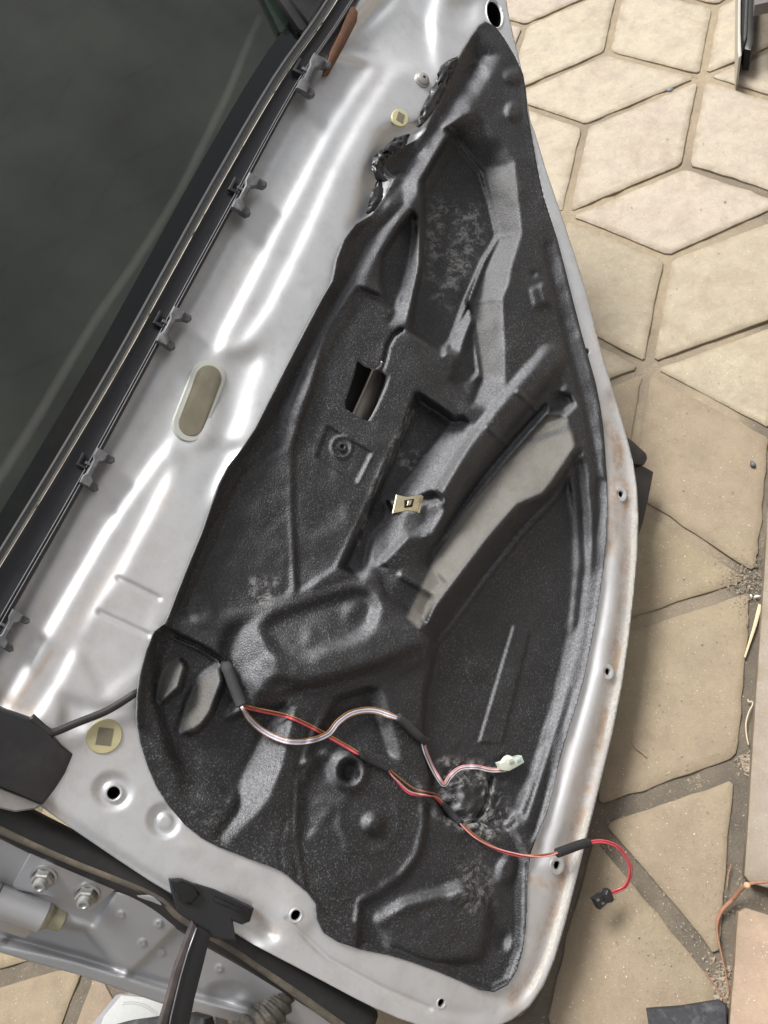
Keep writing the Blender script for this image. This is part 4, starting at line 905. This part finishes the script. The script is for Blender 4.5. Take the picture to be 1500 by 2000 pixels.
sm_ = bpy.data.materials.new("painted_reflection_mat"); sm_.use_nodes = True; t = sm_.node_tree; t.nodes.clear(); out = t.nodes.new("ShaderNodeOutputMaterial"); mx = t.nodes.new("ShaderNodeMixShader"); tr = t.nodes.new("ShaderNodeBsdfTransparent"); df = t.nodes.new("ShaderNodeBsdfDiffuse")  # pale reflected line on the glass, painted as a thin diffuse strip
df.inputs[0].default_value = (.52, .53, .46, 1); a_t = t.nodes.new("ShaderNodeAttribute"); a_t.attribute_name = 'cover'; t.links.new(a_t.outputs['Fac'], mx.inputs[0]); t.links.new(tr.outputs[0], mx.inputs[1]); t.links.new(df.outputs[0], mx.inputs[2]); t.links.new(mx.outputs[0], out.inputs[0])
sp = catmull([(508, 30), (478, 100), (448, 175), (405, 265), (350, 375), (272, 500), (195, 612), (130, 718), (82, 800), (20, 900), (-60, 1020)], 8); T_ = np.gradient(sp, axis=0); T_ /= np.linalg.norm(T_, axis=1)[:, None]; Nn_ = np.stack([-T_[:, 1], T_[:, 0]], 1); V = []; cv = []
for i in range(len(sp)):
    ww_ = 9 + 5 * i / len(sp)
    for k, a in enumerate((-1, -.5, 0, .5, 1)):
        q = sp[i] + Nn_[i] * a * ww_; V.append((q[0], q[1])); cv.append((0, .055, .085, .055, 0)[k] * (.35 + .65 * min(1, i / 12)))
V = np.array(V); cc = [(0, 0)]
# painted reflection sits 0.3 mm above the glass: intersect with the (nearly flat) sheet
def on_glass(x, y):
    h_ = -20.0
    for _ in range(6):
        X = D2(x, y, h_); e1, e2 = b2_ - a_, d2_ - a_; rel = X - a_; A2m = np.array([[e1 @ e1, e1 @ e2], [e1 @ e2, e2 @ e2]]); uv_ = np.linalg.solve(A2m, [rel @ e1, rel @ e2]); h_ = -20.0 - 30.0 * max(0, uv_[1]) ** 2
    return D2(x, y, h_ + .8)
V3 = [on_glass(x, y) for x, y in V]; Fs = [(i * 5 + k, i * 5 + k + 1, i * 5 + k + 6, i * 5 + k + 5) for i in range(len(sp) - 1) for k in range(4)]
so = mesh("painted_reflection", V3, Fs, sm_, door); at_ = so.data.attributes.new('cover', 'FLOAT', 'POINT'); at_.data.foreach_set('value', np.array(cv, np.float32))
# black printed border along the glass foot and quarter pillar at the top
slab("glass_divider", [(540, -40), (562, -10), (601, 52), (592, 62), (583, 58), (546, 2), (520, -40)], -6, 10, M_rubber, door, 2)
slab("glass_divider", [(556, -60), (640, -60), (632, -5), (604, 46), (566, -6)], -3, 8, M_blkplastic, door, 2)
slab("glass_divider", [(497, -40), (520, -40), (576, 60), (560, 72), (544, 62)], -14, 6, plain("dark_green_edge", (.012, .022, .015), .3), door, 2)
# --- clips on the channel
for n_, (cx, cy) in enumerate([(607, 142), (481, 375), (334, 636), (184, 913), (18, 1228)]):
    ax = np.array([.47, -.88]) if n_ != 4 else np.array([.47, -.88]); pe = np.array([.88, .47])
    def q(a, b2): v = np.array([cx, cy]) + ax * a + pe * b2; return (float(v[0]), float(v[1]))
    cl = empty("trim_clip", D2(cx, cy, 0) * 1, None, None)
    cl.parent = door; cl.location = Vector(D2(cx, cy, 0) - wloc(door))
    slab("clip_body", [q(-40, -12), (q(-40, 12)), q(-24, 12), q(-17, 4), q(14, 4), q(20, 13), q(37, 13), q(38, -13), q(20, -13), q(12, -8), q(-16, -8), q(-24, -13)], 9, 5, M_clip, cl, 2.5)
    slab("clip_jaw", [q(20, 8), q(37, 8), q(36, 26), q(30, 30), q(24, 26)], 6, 6, M_clip, cl, 2)
    slab("clip_jaw", [q(-40, 6), q(-26, 6), q(-26, 22), q(-34, 28), q(-41, 22)], 6, 6, M_clip, cl, 2)
    slab("clip_tongue", [q(-12, -34), q(16, -34), q(16, -28), q(-6, -28), q(-6, -14), q(-12, -12)], 4, 3, M_blkplastic, cl, 1)
    slab("clip_tongue", [q(-2, -20), q(4, -20), q(4, -6), q(-2, -6)], 5, 3, M_clip, cl, .8)
# brown foam strip
fo = slab("foam_strip", [(683, 12), (692, 12), (699, 24), (697, 42), (676, 84), (656, 120), (646, 138), (634, 139), (640, 118), (646, 98), (664, 62)], 3, 9, M_foam, door, 3); fo['label'] = "brown crumbling foam strip beside the belt channel"
# --- seal along the front edge
sc_ = catmull([(-330, 1405), (-60, 1560), (0, 1592), (140, 1662), (295, 1733), (385, 1795), (500, 1862), (640, 1950), (720, 2005)], 6)
V, Fs = tube_vf(D(sc_[:, 0], sc_[:, 1], np.full(len(sc_), -26.)), .0155, 10, flat=.6, nrm=nV); mesh("door_seal", V, Fs, M_rubber, door)
sl_ = catmull([(-330, 1432), (-60, 1590), (0, 1618), (140, 1680), (300, 1746), (355, 1792), (467, 1860), (560, 1925), (644, 1986), (720, 2042)], 6)
V, Fs = tube_vf(D(sl_[:, 0], sl_[:, 1], np.full(len(sl_), -20.)), .0042, 8, flat=.8, nrm=nV); mesh("seal_lip", V, Fs, M_rubber_old, door)
# --- hinge
Xe = D2(100, 1700, eh(100, 1700)); en = np.cross(D2(300, 1780, eh(300, 1780)) - D2(60, 1680, eh(60, 1680)), D2(60, 1820, eh(60, 1820)) - D2(60, 1680, eh(60, 1680))); en /= np.linalg.norm(en); en = en if en @ (C - Xe) > 0 else -en
hinge = empty("hinge", Xe, None, None); hinge.parent = door; hinge.location = Vector(Xe - wloc(door))
hp_ = [(60, 1665), (225, 1738), (208, 1752), (180, 1778), (160, 1776), (95, 1749), (30, 1737), (25, 1728)]
slab("hinge_leaf", hp_, 0, 6, M_grey, hinge, 2, hs=[eh(x, y) + 5 for x, y in hp_])
for x, y in ((86, 1712), (171, 1746)):
    nu = lathe("nut", D2(x, y, eh(x, y) + 6), [(11.5, -1), (11.5, .8), (9.6, 1.6)], M_steel, hinge, seg=28, axis=en, auto=30)
    lathe("hex_nut", D2(x, y, eh(x, y) + 7), [(9.4, 0), (9.4, 6), (8.2, 7.2), (5.4, 7.2)], M_steel, nu, seg=6, axis=en, smooth=False, rot=.3)
    lathe("stud", D2(x, y, eh(x, y) + 7), [(5.6, 0), (5.6, 12), (4.6, 12.5), (3.2, 12.5), (2.4, 11), (0, 11)], M_boltgrey, nu, seg=20, axis=en)
a_, b2_ = D2(-14, 1755, -48), D2(88, 1792, -48)
P = [a_ + (b2_ - a_) * t_ for t_ in (0, .04, .5, .96, 1)]; V, Fs = tube_vf(P, [.0105, .0122, .0122, .0122, .0105], 22); mesh("hinge_barrel", V, Fs, M_grey, hinge, autosmooth=40)
c2_, d2_ = D2(84, 1788, -50), D2(124, 1800, -52); V, Fs = tube_vf([c2_ + (d2_ - c2_) * t_ for t_ in (0, .1, .25, .3, .9, 1)], [.0115, .0118, .0105, .0085, .0085, .0065], 18); mesh("hinge_bush", V, Fs, plain("yellowed_zinc", (.36, .35, .25), .5, .5, var=.3, dusty=(.2, .18, .12)), hinge, autosmooth=40)
ad = (a_ - b2_) / np.linalg.norm(a_ - b2_)
lathe("hinge_pin", a_, [(13, -1), (13, 1.5), (11.5, 2.2), (11.5, 3.6), (9, 4.6), (8, 8), (4, 10), (0, 10.4)], M_steel, hinge, seg=22, axis=ad)
slab("hinge_leaf", [(-30, 1780), (60, 1806), (58, 1822), (48, 1832), (-30, 1808)], 0, 6, M_grey, hinge, 2, hs=[-52, -54, -58, -62, -62])
# --- check strap with bracket
chk = empty("check_strap", D2(400, 1780, -5), None, None); chk.parent = door; chk.location = Vector(D2(400, 1780, -5) - wloc(door))
slab("strap_bracket", [(330, 1718), (350, 1716), (420, 1738), (496, 1774), (488, 1800), (472, 1806), (455, 1799), (461, 1838), (408, 1830), (388, 1815), (366, 1795), (348, 1782), (338, 1752)], 4, 8, M_blkpaint, chk, 3)
slab("bracket_tab", [(286, 1706), (326, 1712), (346, 1728), (330, 1742), (298, 1722)], -6, 3, M_rust, chk, 2)
b0_, b1_ = D2(397, 1810, -2), D2(340, 2060, 10)
slab("strap_arm", [(386, 1808), (412, 1822), (398, 1880), (380, 1950), (362, 2040), (352, 2100), (300, 2100), (312, 2000), (340, 1915)], 8, 9, M_blkpaint, chk, 2)
slab("strap_side", [(376, 1800), (386, 1810), (352, 1905), (330, 1985), (312, 2100), (286, 2100), (312, 2000), (342, 1890)], 9.5, 7, plain("brownish_strap", (.075, .062, .066), .45, .3, dusty=(.14, .12, .11)), chk, 2)
P = D(np.array([384, 366, 352, 334, 314.]), np.array([1812, 1862, 1910, 1985, 2100.]), np.full(5, 10.)); tube("strap_edge", P, .0007, M_chrome, chk, seg=6)
slab("bracket_fold", [(340, 1722), (356, 1718), (382, 1728), (392, 1748), (376, 1768), (352, 1762), (342, 1744)], 9, 5, M_gloss, chk, 5)
slab("bracket_rib", [(420, 1752), (478, 1778), (474, 1784), (418, 1760)], 6, 2, M_blkpaint, chk, 1)
# --- rubber bellows
bp = catmull([(552, 1905), (548, 1935), (536, 1965), (510, 1998), (470, 2030), (430, 2060)], 9); n_ = len(bp)
rr = [.0155 + .0018 * math.cos(i * 2 * math.pi / 4) - (0.002 if i < 4 else 0) for i in range(n_)]
P = D(bp[:, 0], bp[:, 1], np.linspace(-52, -30, n_)); V, Fs = tube_vf(P, rr, 20); bl = mesh("cable_bellows", V, Fs, M_bellow, door)
# --- black corner cover, cable
slab("corner_cover", [(-90, 1340), (0, 1383), (58, 1403), (92, 1424), (112, 1446), (121, 1456), (144, 1474), (128, 1510), (108, 1540), (84, 1571), (50, 1556), (-90, 1498)], 14, 26, M_blkplastic, door, 5, hs=[12, 12, 14, 14, 10, 8, 2, 2, 2, 4, 8, 10])
slab("corner_cover_foot", [(-90, 1498), (0, 1538), (50, 1557), (84, 1571), (70, 1580), (30, 1586), (-10, 1577), (-90, 1560)], 0, 12, plain("grey_dusty_plastic", (.22, .21, .20), .5, dusty=(.3, .28, .25)), door, 3)
cb_ = catmull([(60, 1400), (88, 1425), (105, 1430), (150, 1412), (205, 1390), (240, 1370), (268, 1352), (300, 1338)], 6)
tube("cable", D(cb_[:, 0], cb_[:, 1], np.interp(np.arange(len(cb_)), [0, 8, len(cb_) - 8, len(cb_) - 1], [10, 10, 6, -12])), .0034, M_rubber, door, seg=10)
# --- gold clip on the shell
gc = slab("metal_clip", [(774, 966), (795, 971), (823, 967), (816, 1000), (795, 997), (766, 1003)], 8, 2, M_brass, door, 1.2)
slab("clip_slot", [(790, 977), (809, 974), (805, 990), (790, 992)], 8.6, .8, M_black, gc, .5); slab("clip_spring", [(797, 978), (805, 977), (802, 986), (795, 987)], 9.2, .8, M_brass, gc, .5)
slab("clip_fold", [(823, 967), (827, 970), (820, 1002), (815, 1001)], 7, 6, M_brass, gc, .5)
c_ = D2(668, 873, hl(690, 873) + 1.2); lathe("screw_hole", c_, [(5.4, -.5), (4.6, 1.2), (3.0, 1.3), (2.4, .6), (2.2, -2)], M_liner, door, seg=20); lathe("bore", c_, [(2.4, .5), (1.8, -.4), (0, -.6)], M_black, door, seg=12)
# --- trim flap seen past the outer edge
slab("rubber_flap", [(1222, 852), (1236, 862), (1262, 886), (1264, 896), (1258, 908), (1230, 905)], -34, 14, M_blkplastic, door, 2)
slab("rubber_flap", [(1236, 902), (1252, 908), (1276, 922), (1268, 965), (1256, 1020), (1244, 1055), (1235, 1020)], -42, 14, M_blkplastic, door, 2)

# ================================================================== WIRING HARNESS (hangs out of the shell)
hpts = lambda L, lift, n=8: None
har = empty("wiring_harness", D2(475, 1375, hl(475, 1375) + 8), "loose wiring loom with red, brown and lilac wires hanging out of the black shell", "wiring")
def run(px, lift, off, n=10):
    P = catmull(np.array(px, float), n); T = np.gradient(P, axis=0); T /= np.linalg.norm(T, axis=1)[:, None]; Nn = np.stack([-T[:, 1], T[:, 0]], 1)
    o = off(np.linspace(0, 1, len(P))) if callable(off) else off
    Q = P + Nn * np.asarray(o)[..., None] if np.ndim(o) else P + Nn * o
    H = np.array([hl(x, y) for x, y in Q]); k = 9; Hs = np.convolve(np.pad(H, k, mode='edge'), np.ones(2 * k + 1) / (2 * k + 1), 'valid'); H = np.maximum(H, Hs) + lift
    return Q, H
def wire(name, px, lift, off, mat, r=.00085, H=None):
    Q, h_ = run(px, lift, off); 
    if H is not None: h_ = np.interp(np.linspace(0, 1, len(Q)), np.linspace(0, 1, len(H)), H)
    return tube(name, D(Q[:, 0], Q[:, 1], h_), r, mat, har, seg=7)
tw = lambda a, fr, ph: (lambda t_: a * np.sin(t_ * fr + ph))
ptA = [(438, 1292), (446, 1310), (455, 1335), (466, 1362), (472, 1378)]
Q, h_ = run(ptA, 4, 0); tube("tape_sleeve", D(Q[:, 0], Q[:, 1], np.interp(np.arange(len(Q)), [0, 8, len(Q) - 1], [hl(438, 1292) - 10, hl(446, 1310) + 3, hl(472, 1378) + 5])), .0056, plain("grey_cloth_tape", (.045, .045, .048), .8, var=.3, scale=600, bump=.8), har, seg=10)
# lower red run
lowpx = [(472, 1378), (500, 1385), (560, 1398), (600, 1415), (650, 1442), (702, 1472)]
wire("wire", lowpx, 5, 2.5, M_red, .00125); wire("wire", lowpx, 6, -2.2, M_brown)
tpx = [(700, 1470), (715, 1482), (735, 1492), (758, 1503)]; Q, h_ = run(tpx, 5, 0); tube("tape_sleeve", D(Q[:, 0], Q[:, 1], h_), .0030, M_tape, har, seg=9)
px2 = [(758, 1503), (775, 1522), (800, 1548), (835, 1552), (850, 1556), (866, 1572)]
wire("wire", px2, 4, 2.0, M_red, .0011); wire("wire", [(758, 1503), (778, 1520), (808, 1542), (838, 1550), (852, 1554), (866, 1572)], 5, -2.2, M_brown); wire("wire", px2, 5, tw(2, 12, 0), M_pink, .0008)
Q, h_ = run([(862, 1568), (875, 1582), (888, 1596), (900, 1608)], 5, 0); tube("tape_sleeve", D(Q[:, 0], Q[:, 1], h_), .0038, M_tape, har, seg=9)
px3 = [(898, 1606), (930, 1635), (970, 1658), (1010, 1670), (1040, 1672), (1068, 1670), (1095, 1664)]
def hmix(px, lift): return None
H3 = [hl(898, 1606) + 4, hl(930, 1635) + 5, 0, 6, 13, 14, 15]
wire("wire", px3, 3, 1.6, M_red, .0010, H=H3); wire("wire", px3, 3, -1.8, M_brown, .0009, H=[h + 1 for h in H3]); wire("wire", px3, 3, tw(2.4, 9, .5), M_pink, .0008, H=[h + 2 for h in H3])
Q = catmull([(1088, 1666), (1110, 1658), (1132, 1650), (1150, 1645)], 8); tube("tape_sleeve", D(Q[:, 0], Q[:, 1], np.full(len(Q), 16.)), .0050, M_tape, har, seg=10)
px4 = [(1148, 1646), (1175, 1643), (1205, 1653), (1226, 1680), (1231, 1705), (1222, 1730), (1205, 1740), (1190, 1744)]
H4 = [16, 18, 20, 20, 18, 12, 6, 4]
wire("wire", px4, 0, -2, M_red, .0011, H=H4); wire("wire", px4, 0, 2.2, M_red, .0010, H=[h + 1 for h in H4]); wire("wire", px4, 0, tw(3.2, 7, 1), M_brown, .0009, H=[h - 1 for h in H4])
co = slab("connector", [(1161, 1757), (1174, 1748), (1183, 1746), (1186, 1738), (1192, 1737), (1200, 1757), (1196, 1762), (1187, 1764), (1180, 1770), (1172, 1777)], 8, 7, M_blkplastic, har, 1.5); co['label'] = "small black connector on the red wires"
for p in ([(1165, 1757), (1170, 1755), (1172, 1759), (1167, 1761)], [(1175, 1763), (1180, 1762), (1181, 1766), (1176, 1767)]): slab("contact_pin", p, 8.6, 1, M_chrome, co, .4)
for p in ([(1180, 1752), (1188, 1750), (1192, 1760), (1184, 1763)],): slab("latch", p, 9.6, 1.5, M_blkplastic, co, .8)
# upper lilac run
upx = [(472, 1380), (490, 1405), (520, 1430), (560, 1447), (600, 1448), (640, 1435), (662, 1410), (690, 1392), (730, 1387), (778, 1402)]
for k, (of, m_2, rr_) in enumerate([(-4.5, M_brown, .00085), (-1.8, M_white, .0009), (1.0, M_grwire, .0008), (3.4, M_white, .0009), (5.2, M_brown, .0007)]):
    wire("wire", upx, 9, (lambda t_, of=of, k=k: of * (1 - .25 * np.sin(t_ * 7 + k)) * np.clip(np.minimum(t_, 1.05 - t_) * 6 + .4, 0, 1)), m_2, rr_)
Q, h_ = run([(776, 1400), (795, 1415), (812, 1432), (830, 1448)], 8, 0); tube("tape_sleeve", D(Q[:, 0], Q[:, 1], h_), .0046, plain("dusty_cloth_tape", (.045, .045, .047), .8, scale=500, bump=.8), har, seg=9)
dpx = [(826, 1446), (832, 1470), (845, 1500), (858, 1522), (868, 1532), (880, 1515), (900, 1500), (930, 1498), (960, 1504), (988, 1503)]
for of, m_2, rr_ in [(-3, M_pink, .0009), (-.6, M_white, .0009), (1.6, M_brown, .0008), (3.4, M_white, .0008)]: wire("wire", dpx, 5, of, m_2, rr_)
cw = slab("connector", [(974, 1491), (984, 1488), (990, 1480), (997, 1476), (1003, 1480), (1019, 1476), (1024, 1489), (1009, 1498), (994, 1506), (980, 1504)], hl(998, 1490) + 12, 7, M_conn, har, .9); cw['label'] = "milky white connector on the lilac wires"
slab("latch", [(992, 1483), (1001, 1481), (1004, 1487), (995, 1491)], hl(998, 1490) + 14.5, 3, M_conn, cw, .8); slab("contact_window", [(1008, 1483), (1016, 1481), (1018, 1487), (1010, 1490)], hl(998, 1490) + 12.8, 1, plain("bluish_plastic", (.45, .60, .75), .3), cw, .6)

# ================================================================== SMALL THINGS ON THE GROUND
def gtube(name, px, r, mat, z, label, cat, rs=None, n=8, parent=None, group=None):
    P = catmull(np.array(px, float), n); Z = np.interp(np.linspace(0, 1, len(P)), np.linspace(0, 1, len(z)), z) if hasattr(z, '__len__') else np.full(len(P), z)
    o = tube(name, G(P[:, 0], P[:, 1], Z), r if rs is None else np.interp(np.linspace(0, 1, len(P)), np.linspace(0, 1, len(rs)), rs), mat, parent, seg=8)
    if label: tag(o, label, cat, group)
    return o
st = slab("straw", [(1481, 1180), (1489, 1181), (1478, 1222), (1456, 1285), (1453, 1283), (1470, 1225)], 3.4, 2.0, M_straw, None, 1, ground=True); tag(st, "flat pale straw lying by the dark joint at the right edge", "straw")
vine = gtube("vine_stem", [(1560, 1716), (1500, 1722), (1458, 1729), (1430, 1758), (1408, 1782), (1400, 1812), (1406, 1850), (1418, 1905), (1424, 1945)], .003, M_twig, [.035, .034, .034, .012, .008, .006, .006, .005, .004], "reddish dry vine stem lying over the border slab and the joint", "twig", rs=[.0014, .0015, .0018, .0024, .0022, .0016, .0010, .0008, .0006])
lathe("vine_node", G(1459, 1729, .035), [(0, -3), (3.0, -1), (3.4, .8), (2, 2.4), (0, 2.6)], plain("cut_twig", (.5, .33, .2), .7), vine, seg=12, axis=[0, 0, 1.0])
gtube("curled_root", [(1460, 1366), (1463, 1371), (1468, 1370), (1470, 1376), (1463, 1390), (1457, 1412), (1458, 1435), (1462, 1455)], .0009, plain("pale_root", (.55, .46, .33), .6), .003, "thin pale curled root in the dark joint beside the border", "root")
gtube("root_bit", [(1238, 1444), (1237, 1452), (1243, 1462), (1254, 1470), (1262, 1478)], .0009, plain("brown_root", (.30, .22, .15), .6), .003, "short hooked brown root on the stone under the door edge", "root")
gtube("thin_twig", [(1428, 1688), (1422, 1710), (1420, 1735)], .0007, M_twig, .003, "hair-thin twig near the vine at the corner of a stone", "twig")
gtube("thin_twig", [(1378, 1900), (1400, 1930), (1418, 1960)], .0007, M_twig, .003, "hair-thin twig in the wide joint above the black foam sheet", "twig")
def pebble(x, y, rx, ry, rz, mat, label, cat="pebble", rot=0.0, name="pebble"):
    c_ = G(x, y, 0.001 + rz * .0006); V = []; Fs = []
    me = bmesh.new(); bmesh.ops.create_icosphere(me, subdivisions=2, radius=1); r_ = np.random.default_rng(int(x * 7 + y))
    for v in me.verts:
        n1 = 1 + .14 * math.sin(v.co.x * 3.1 + x) + .1 * math.sin(v.co.y * 4.3 + y) + r_.normal(0, .03)
        a, b2 = v.co.x * rx * n1 * .001, v.co.y * ry * n1 * .001; v.co = Vector((c_[0] + a * math.cos(rot) - b2 * math.sin(rot), c_[1] + a * math.sin(rot) + b2 * math.cos(rot), c_[2] + v.co.z * rz * n1 * .001))
    V = [v.co[:] for v in me.verts]; Fs = [[v.index for v in f_.verts] for f_ in me.faces]; me.free()
    return tag(mesh(name, V, Fs, mat), label, cat)
pebble(1309, 176, 7.5, 4, 3, plain("blue_grey_pebble", (.13, .17, .20), .4), "blue-grey pebble in the joint near the top stones", rot=1.2)
pebble(1470, 906, 5.5, 4, 3.5, M_pebble, "dark pebble alone on the large stone at the right edge")
pebble(1479, 1165, 4.5, 2, 2, M_whitebit, "white shell fragment above the straw", "shell fragment", 1.4, "shell_fragment"); pebble(1467, 1164, 2.4, 1.6, 1.6, M_whitebit, "tiny white shell fragment left of the larger one above the straw", "shell fragment", 0, "shell_fragment")
for x, y in ((1386, 1517), (1382, 1512), (1370, 1526)): pass
# damp spots are stone colour, see stone material
sheet_ = slab("foam_sheet", [(1262, 1971), (1330, 1966), (1405, 1954), (1418, 1962), (1424, 2080), (1275, 2085), (1268, 2010)], 14, 12, M_rubbermat, None, 2, ground=True); tag(sheet_, "black foam sheet lying at the lower edge against the border slab", "foam sheet")
# panel standing at the upper right
pan = empty("trim_panel", G(1445, 110, 0), "narrow beige trim panel with a black rubber edge standing at the top right corner", "trim panel")
def gp(x, y, z): return G(x, y, z)
def wall_strip(name, base, top_h, th, mat, parent):
    b_ = [G(x, y, .002) for x, y in base]; V = []
    d = b_[-1] - b_[0]; d /= np.linalg.norm(d); nn = np.array([d[1], -d[0], 0]) * th
    for p in b_: V += [p, p + [0, 0, top_h], p + nn + [0, 0, top_h], p + nn]
    Fs = [(4 * i + a, 4 * i + (a + 1) % 4, 4 * (i + 1) + (a + 1) % 4, 4 * (i + 1) + a) for i in range(len(b_) - 1) for a in range(4)]; Fs += [(0, 3, 2, 1), tuple(4 * (len(b_) - 1) + a for a in range(4))]
    o = mesh(name, V, Fs, mat, parent, smooth=False); bm = bmesh.new(); bm.from_mesh(o.data); bmesh.ops.recalc_face_normals(bm, faces=bm.faces); bm.to_mesh(o.data); bm.free(); return o
slab("panel_face", [(1442, -60), (1447, -60), (1446, 60), (1448, 108), (1443, 113), (1441, 100)], 60, 60, M_beige, pan, 1, ground=True)
slab("panel_back", [(1447, -60), (1454, -60), (1454, 80), (1449, 108), (1446, 100)], 40, 40, M_darkgrey, pan, 1, ground=True)
slab("rubber_edge", [(1455, -60), (1477, -60), (1474, 30), (1472, 80), (1467, 98), (1455, 96), (1453, 80)], 50, 40, M_rubber, pan, 2, ground=True)
slab("rubber_lip", [(1459, -60), (1463, -60), (1458, 70), (1454, 84), (1452, 76)], 56, 20, M_darkgrey, pan, 1, ground=True)
slab("panel_body", [(1478, -200), (1620, -260), (1650, -30), (1474, 10)], 110, 20, plain("grey_carpet", (.16, .145, .14), .9, scale=300, bump=.5), pan, 1, ground=True)
# shoe at the lower left
shoe = empty("shoe", G(250, 2010, 0), "pale leather shoe with a perforated arc and grey sole edge standing beyond the door end", "shoe")
slab("sole", [(233, 1942), (226, 1944), (182, 1998), (150, 2040), (160, 2160), (400, 2160), (430, 2060), (420, 1985), (390, 1960), (330, 1945)], 28, 26, M_suede, shoe, 3, ground=True)
up = slab("upper", [(237, 1944), (203, 1985), (190, 2020), (200, 2140), (360, 2140), (392, 2060), (372, 1985), (320, 1952)], 58, 36, M_leather, shoe, 5, ground=True)
slab("toe_guard", [(216, 2003), (250, 1994), (312, 1985), (372, 1980), (400, 1990), (410, 2040), (400, 2130), (210, 2130)], 70, 20, M_rubbermat, shoe, 4, ground=True)
for k in range(22):
    t_ = k / 21; x = 240 + 66 * t_; y = 1962 - 6 * math.sin(t_ * 2.2) + 26 * t_ * t_
    for o_ in (0, 4): lathe("perforation", G(x + o_ * .4, y - o_, .0585), [(.55, .1), (0, .12)], M_suede, up, seg=6, axis=[0, 0, 1.0])
# grit and crumbs in the joints
GV, GF = [], []
def chip(c_, s_):
    b_ = len(GV); 
    for v in ((1, 0, 0), (-.6, .8, 0), (-.5, -.9, 0), (.1, 0, .9)): 
        j = RNG.normal(0, .25, 3); GV.append((c_[0] + (v[0] + j[0]) * s_, c_[1] + (v[1] + j[1]) * s_, c_[2] + (v[2] + j[2]) * s_ * .6))
    GF.extend([(b_, b_ + 1, b_ + 3), (b_ + 1, b_ + 2, b_ + 3), (b_ + 2, b_, b_ + 3), (b_, b_ + 2, b_ + 1)])
def scatter(pl, hw, n, z=-.006, smin=.0006, smax=.002):
    P = np.array(pl, float); L = np.r_[0, np.cumsum(np.linalg.norm(np.diff(P, axis=0), axis=1))]
    for _ in range(n):
        t_ = RNG.uniform(0, L[-1]); x = np.interp(t_, L, P[:, 0]); y = np.interp(t_, L, P[:, 1]); x += RNG.normal(0, hw); y += RNG.normal(0, hw)
        chip(G(x, y, z), RNG.uniform(smin, smax) * (1 if RNG.random() < .9 else 1.7))
scatter([(1160, 1600), (1300, 1545), (1470, 1488)], 9, 900); scatter([(1165, 1630), (1290, 1750), (1420, 1925)], 10, 1000); scatter([(1490, 1180), (1470, 1480), (1445, 1740), (1425, 1950)], 5, 900)
scatter([(1440, 1120), (1485, 1150)], 22, 500, z=.0012, smax=.0013); scatter([(1400, 1900), (1425, 1960)], 14, 260, z=-.003, smax=.003); scatter([(1455, 1490), (1475, 1500)], 9, 200, z=-.003, smax=.003)
for a, b2 in (((-1, 1, 0), (-1, 0, 1)), ((-1, 0, 1), (0, 0, 0)), ((-1, 0, 2), (-1, 1, 0)), ((0, 0, 0), (-1, 0, 2)), ((0, 0, 0), (0, 0, 1)), ((0, 0, 1), (1, 0, 0)), ((-2, 0, 2), (-1, 1, 0)), ((-2, 1, 1), (-1, 1, 0)), ((1, 0, 0), (1, -1, 2)), ((1, -1, 2), (2, 0, 0)), ((2, -1, 1), (2, 0, 0))):
    scatter([OBS[a], OBS[b2]], 3.5, 170, smax=.0016)
scatter([(1320, 740), (1430, 850)], 60, 250, z=.002, smin=.0004, smax=.0008); scatter([(1300, 1350), (1300, 1650)], 90, 260, z=.002, smin=.0004, smax=.0008); scatter([(1250, 1800), (1350, 1900)], 70, 260, z=.002, smin=.0004, smax=.0009)
scatter([(1100, 60), (1450, 300), (1180, 380), (1460, 560), (1250, 900), (1440, 1050), (1300, 1250), (1440, 1700), (1200, 1850)], 70, 420, z=.0022, smin=.0004, smax=.0012)
gr = mesh("grit", GV, GF, M_grit, None, smooth=False, loc=(0, 0, 0)); tag(gr, kind='stuff')
print("stones", nst, "grit", len(GF))
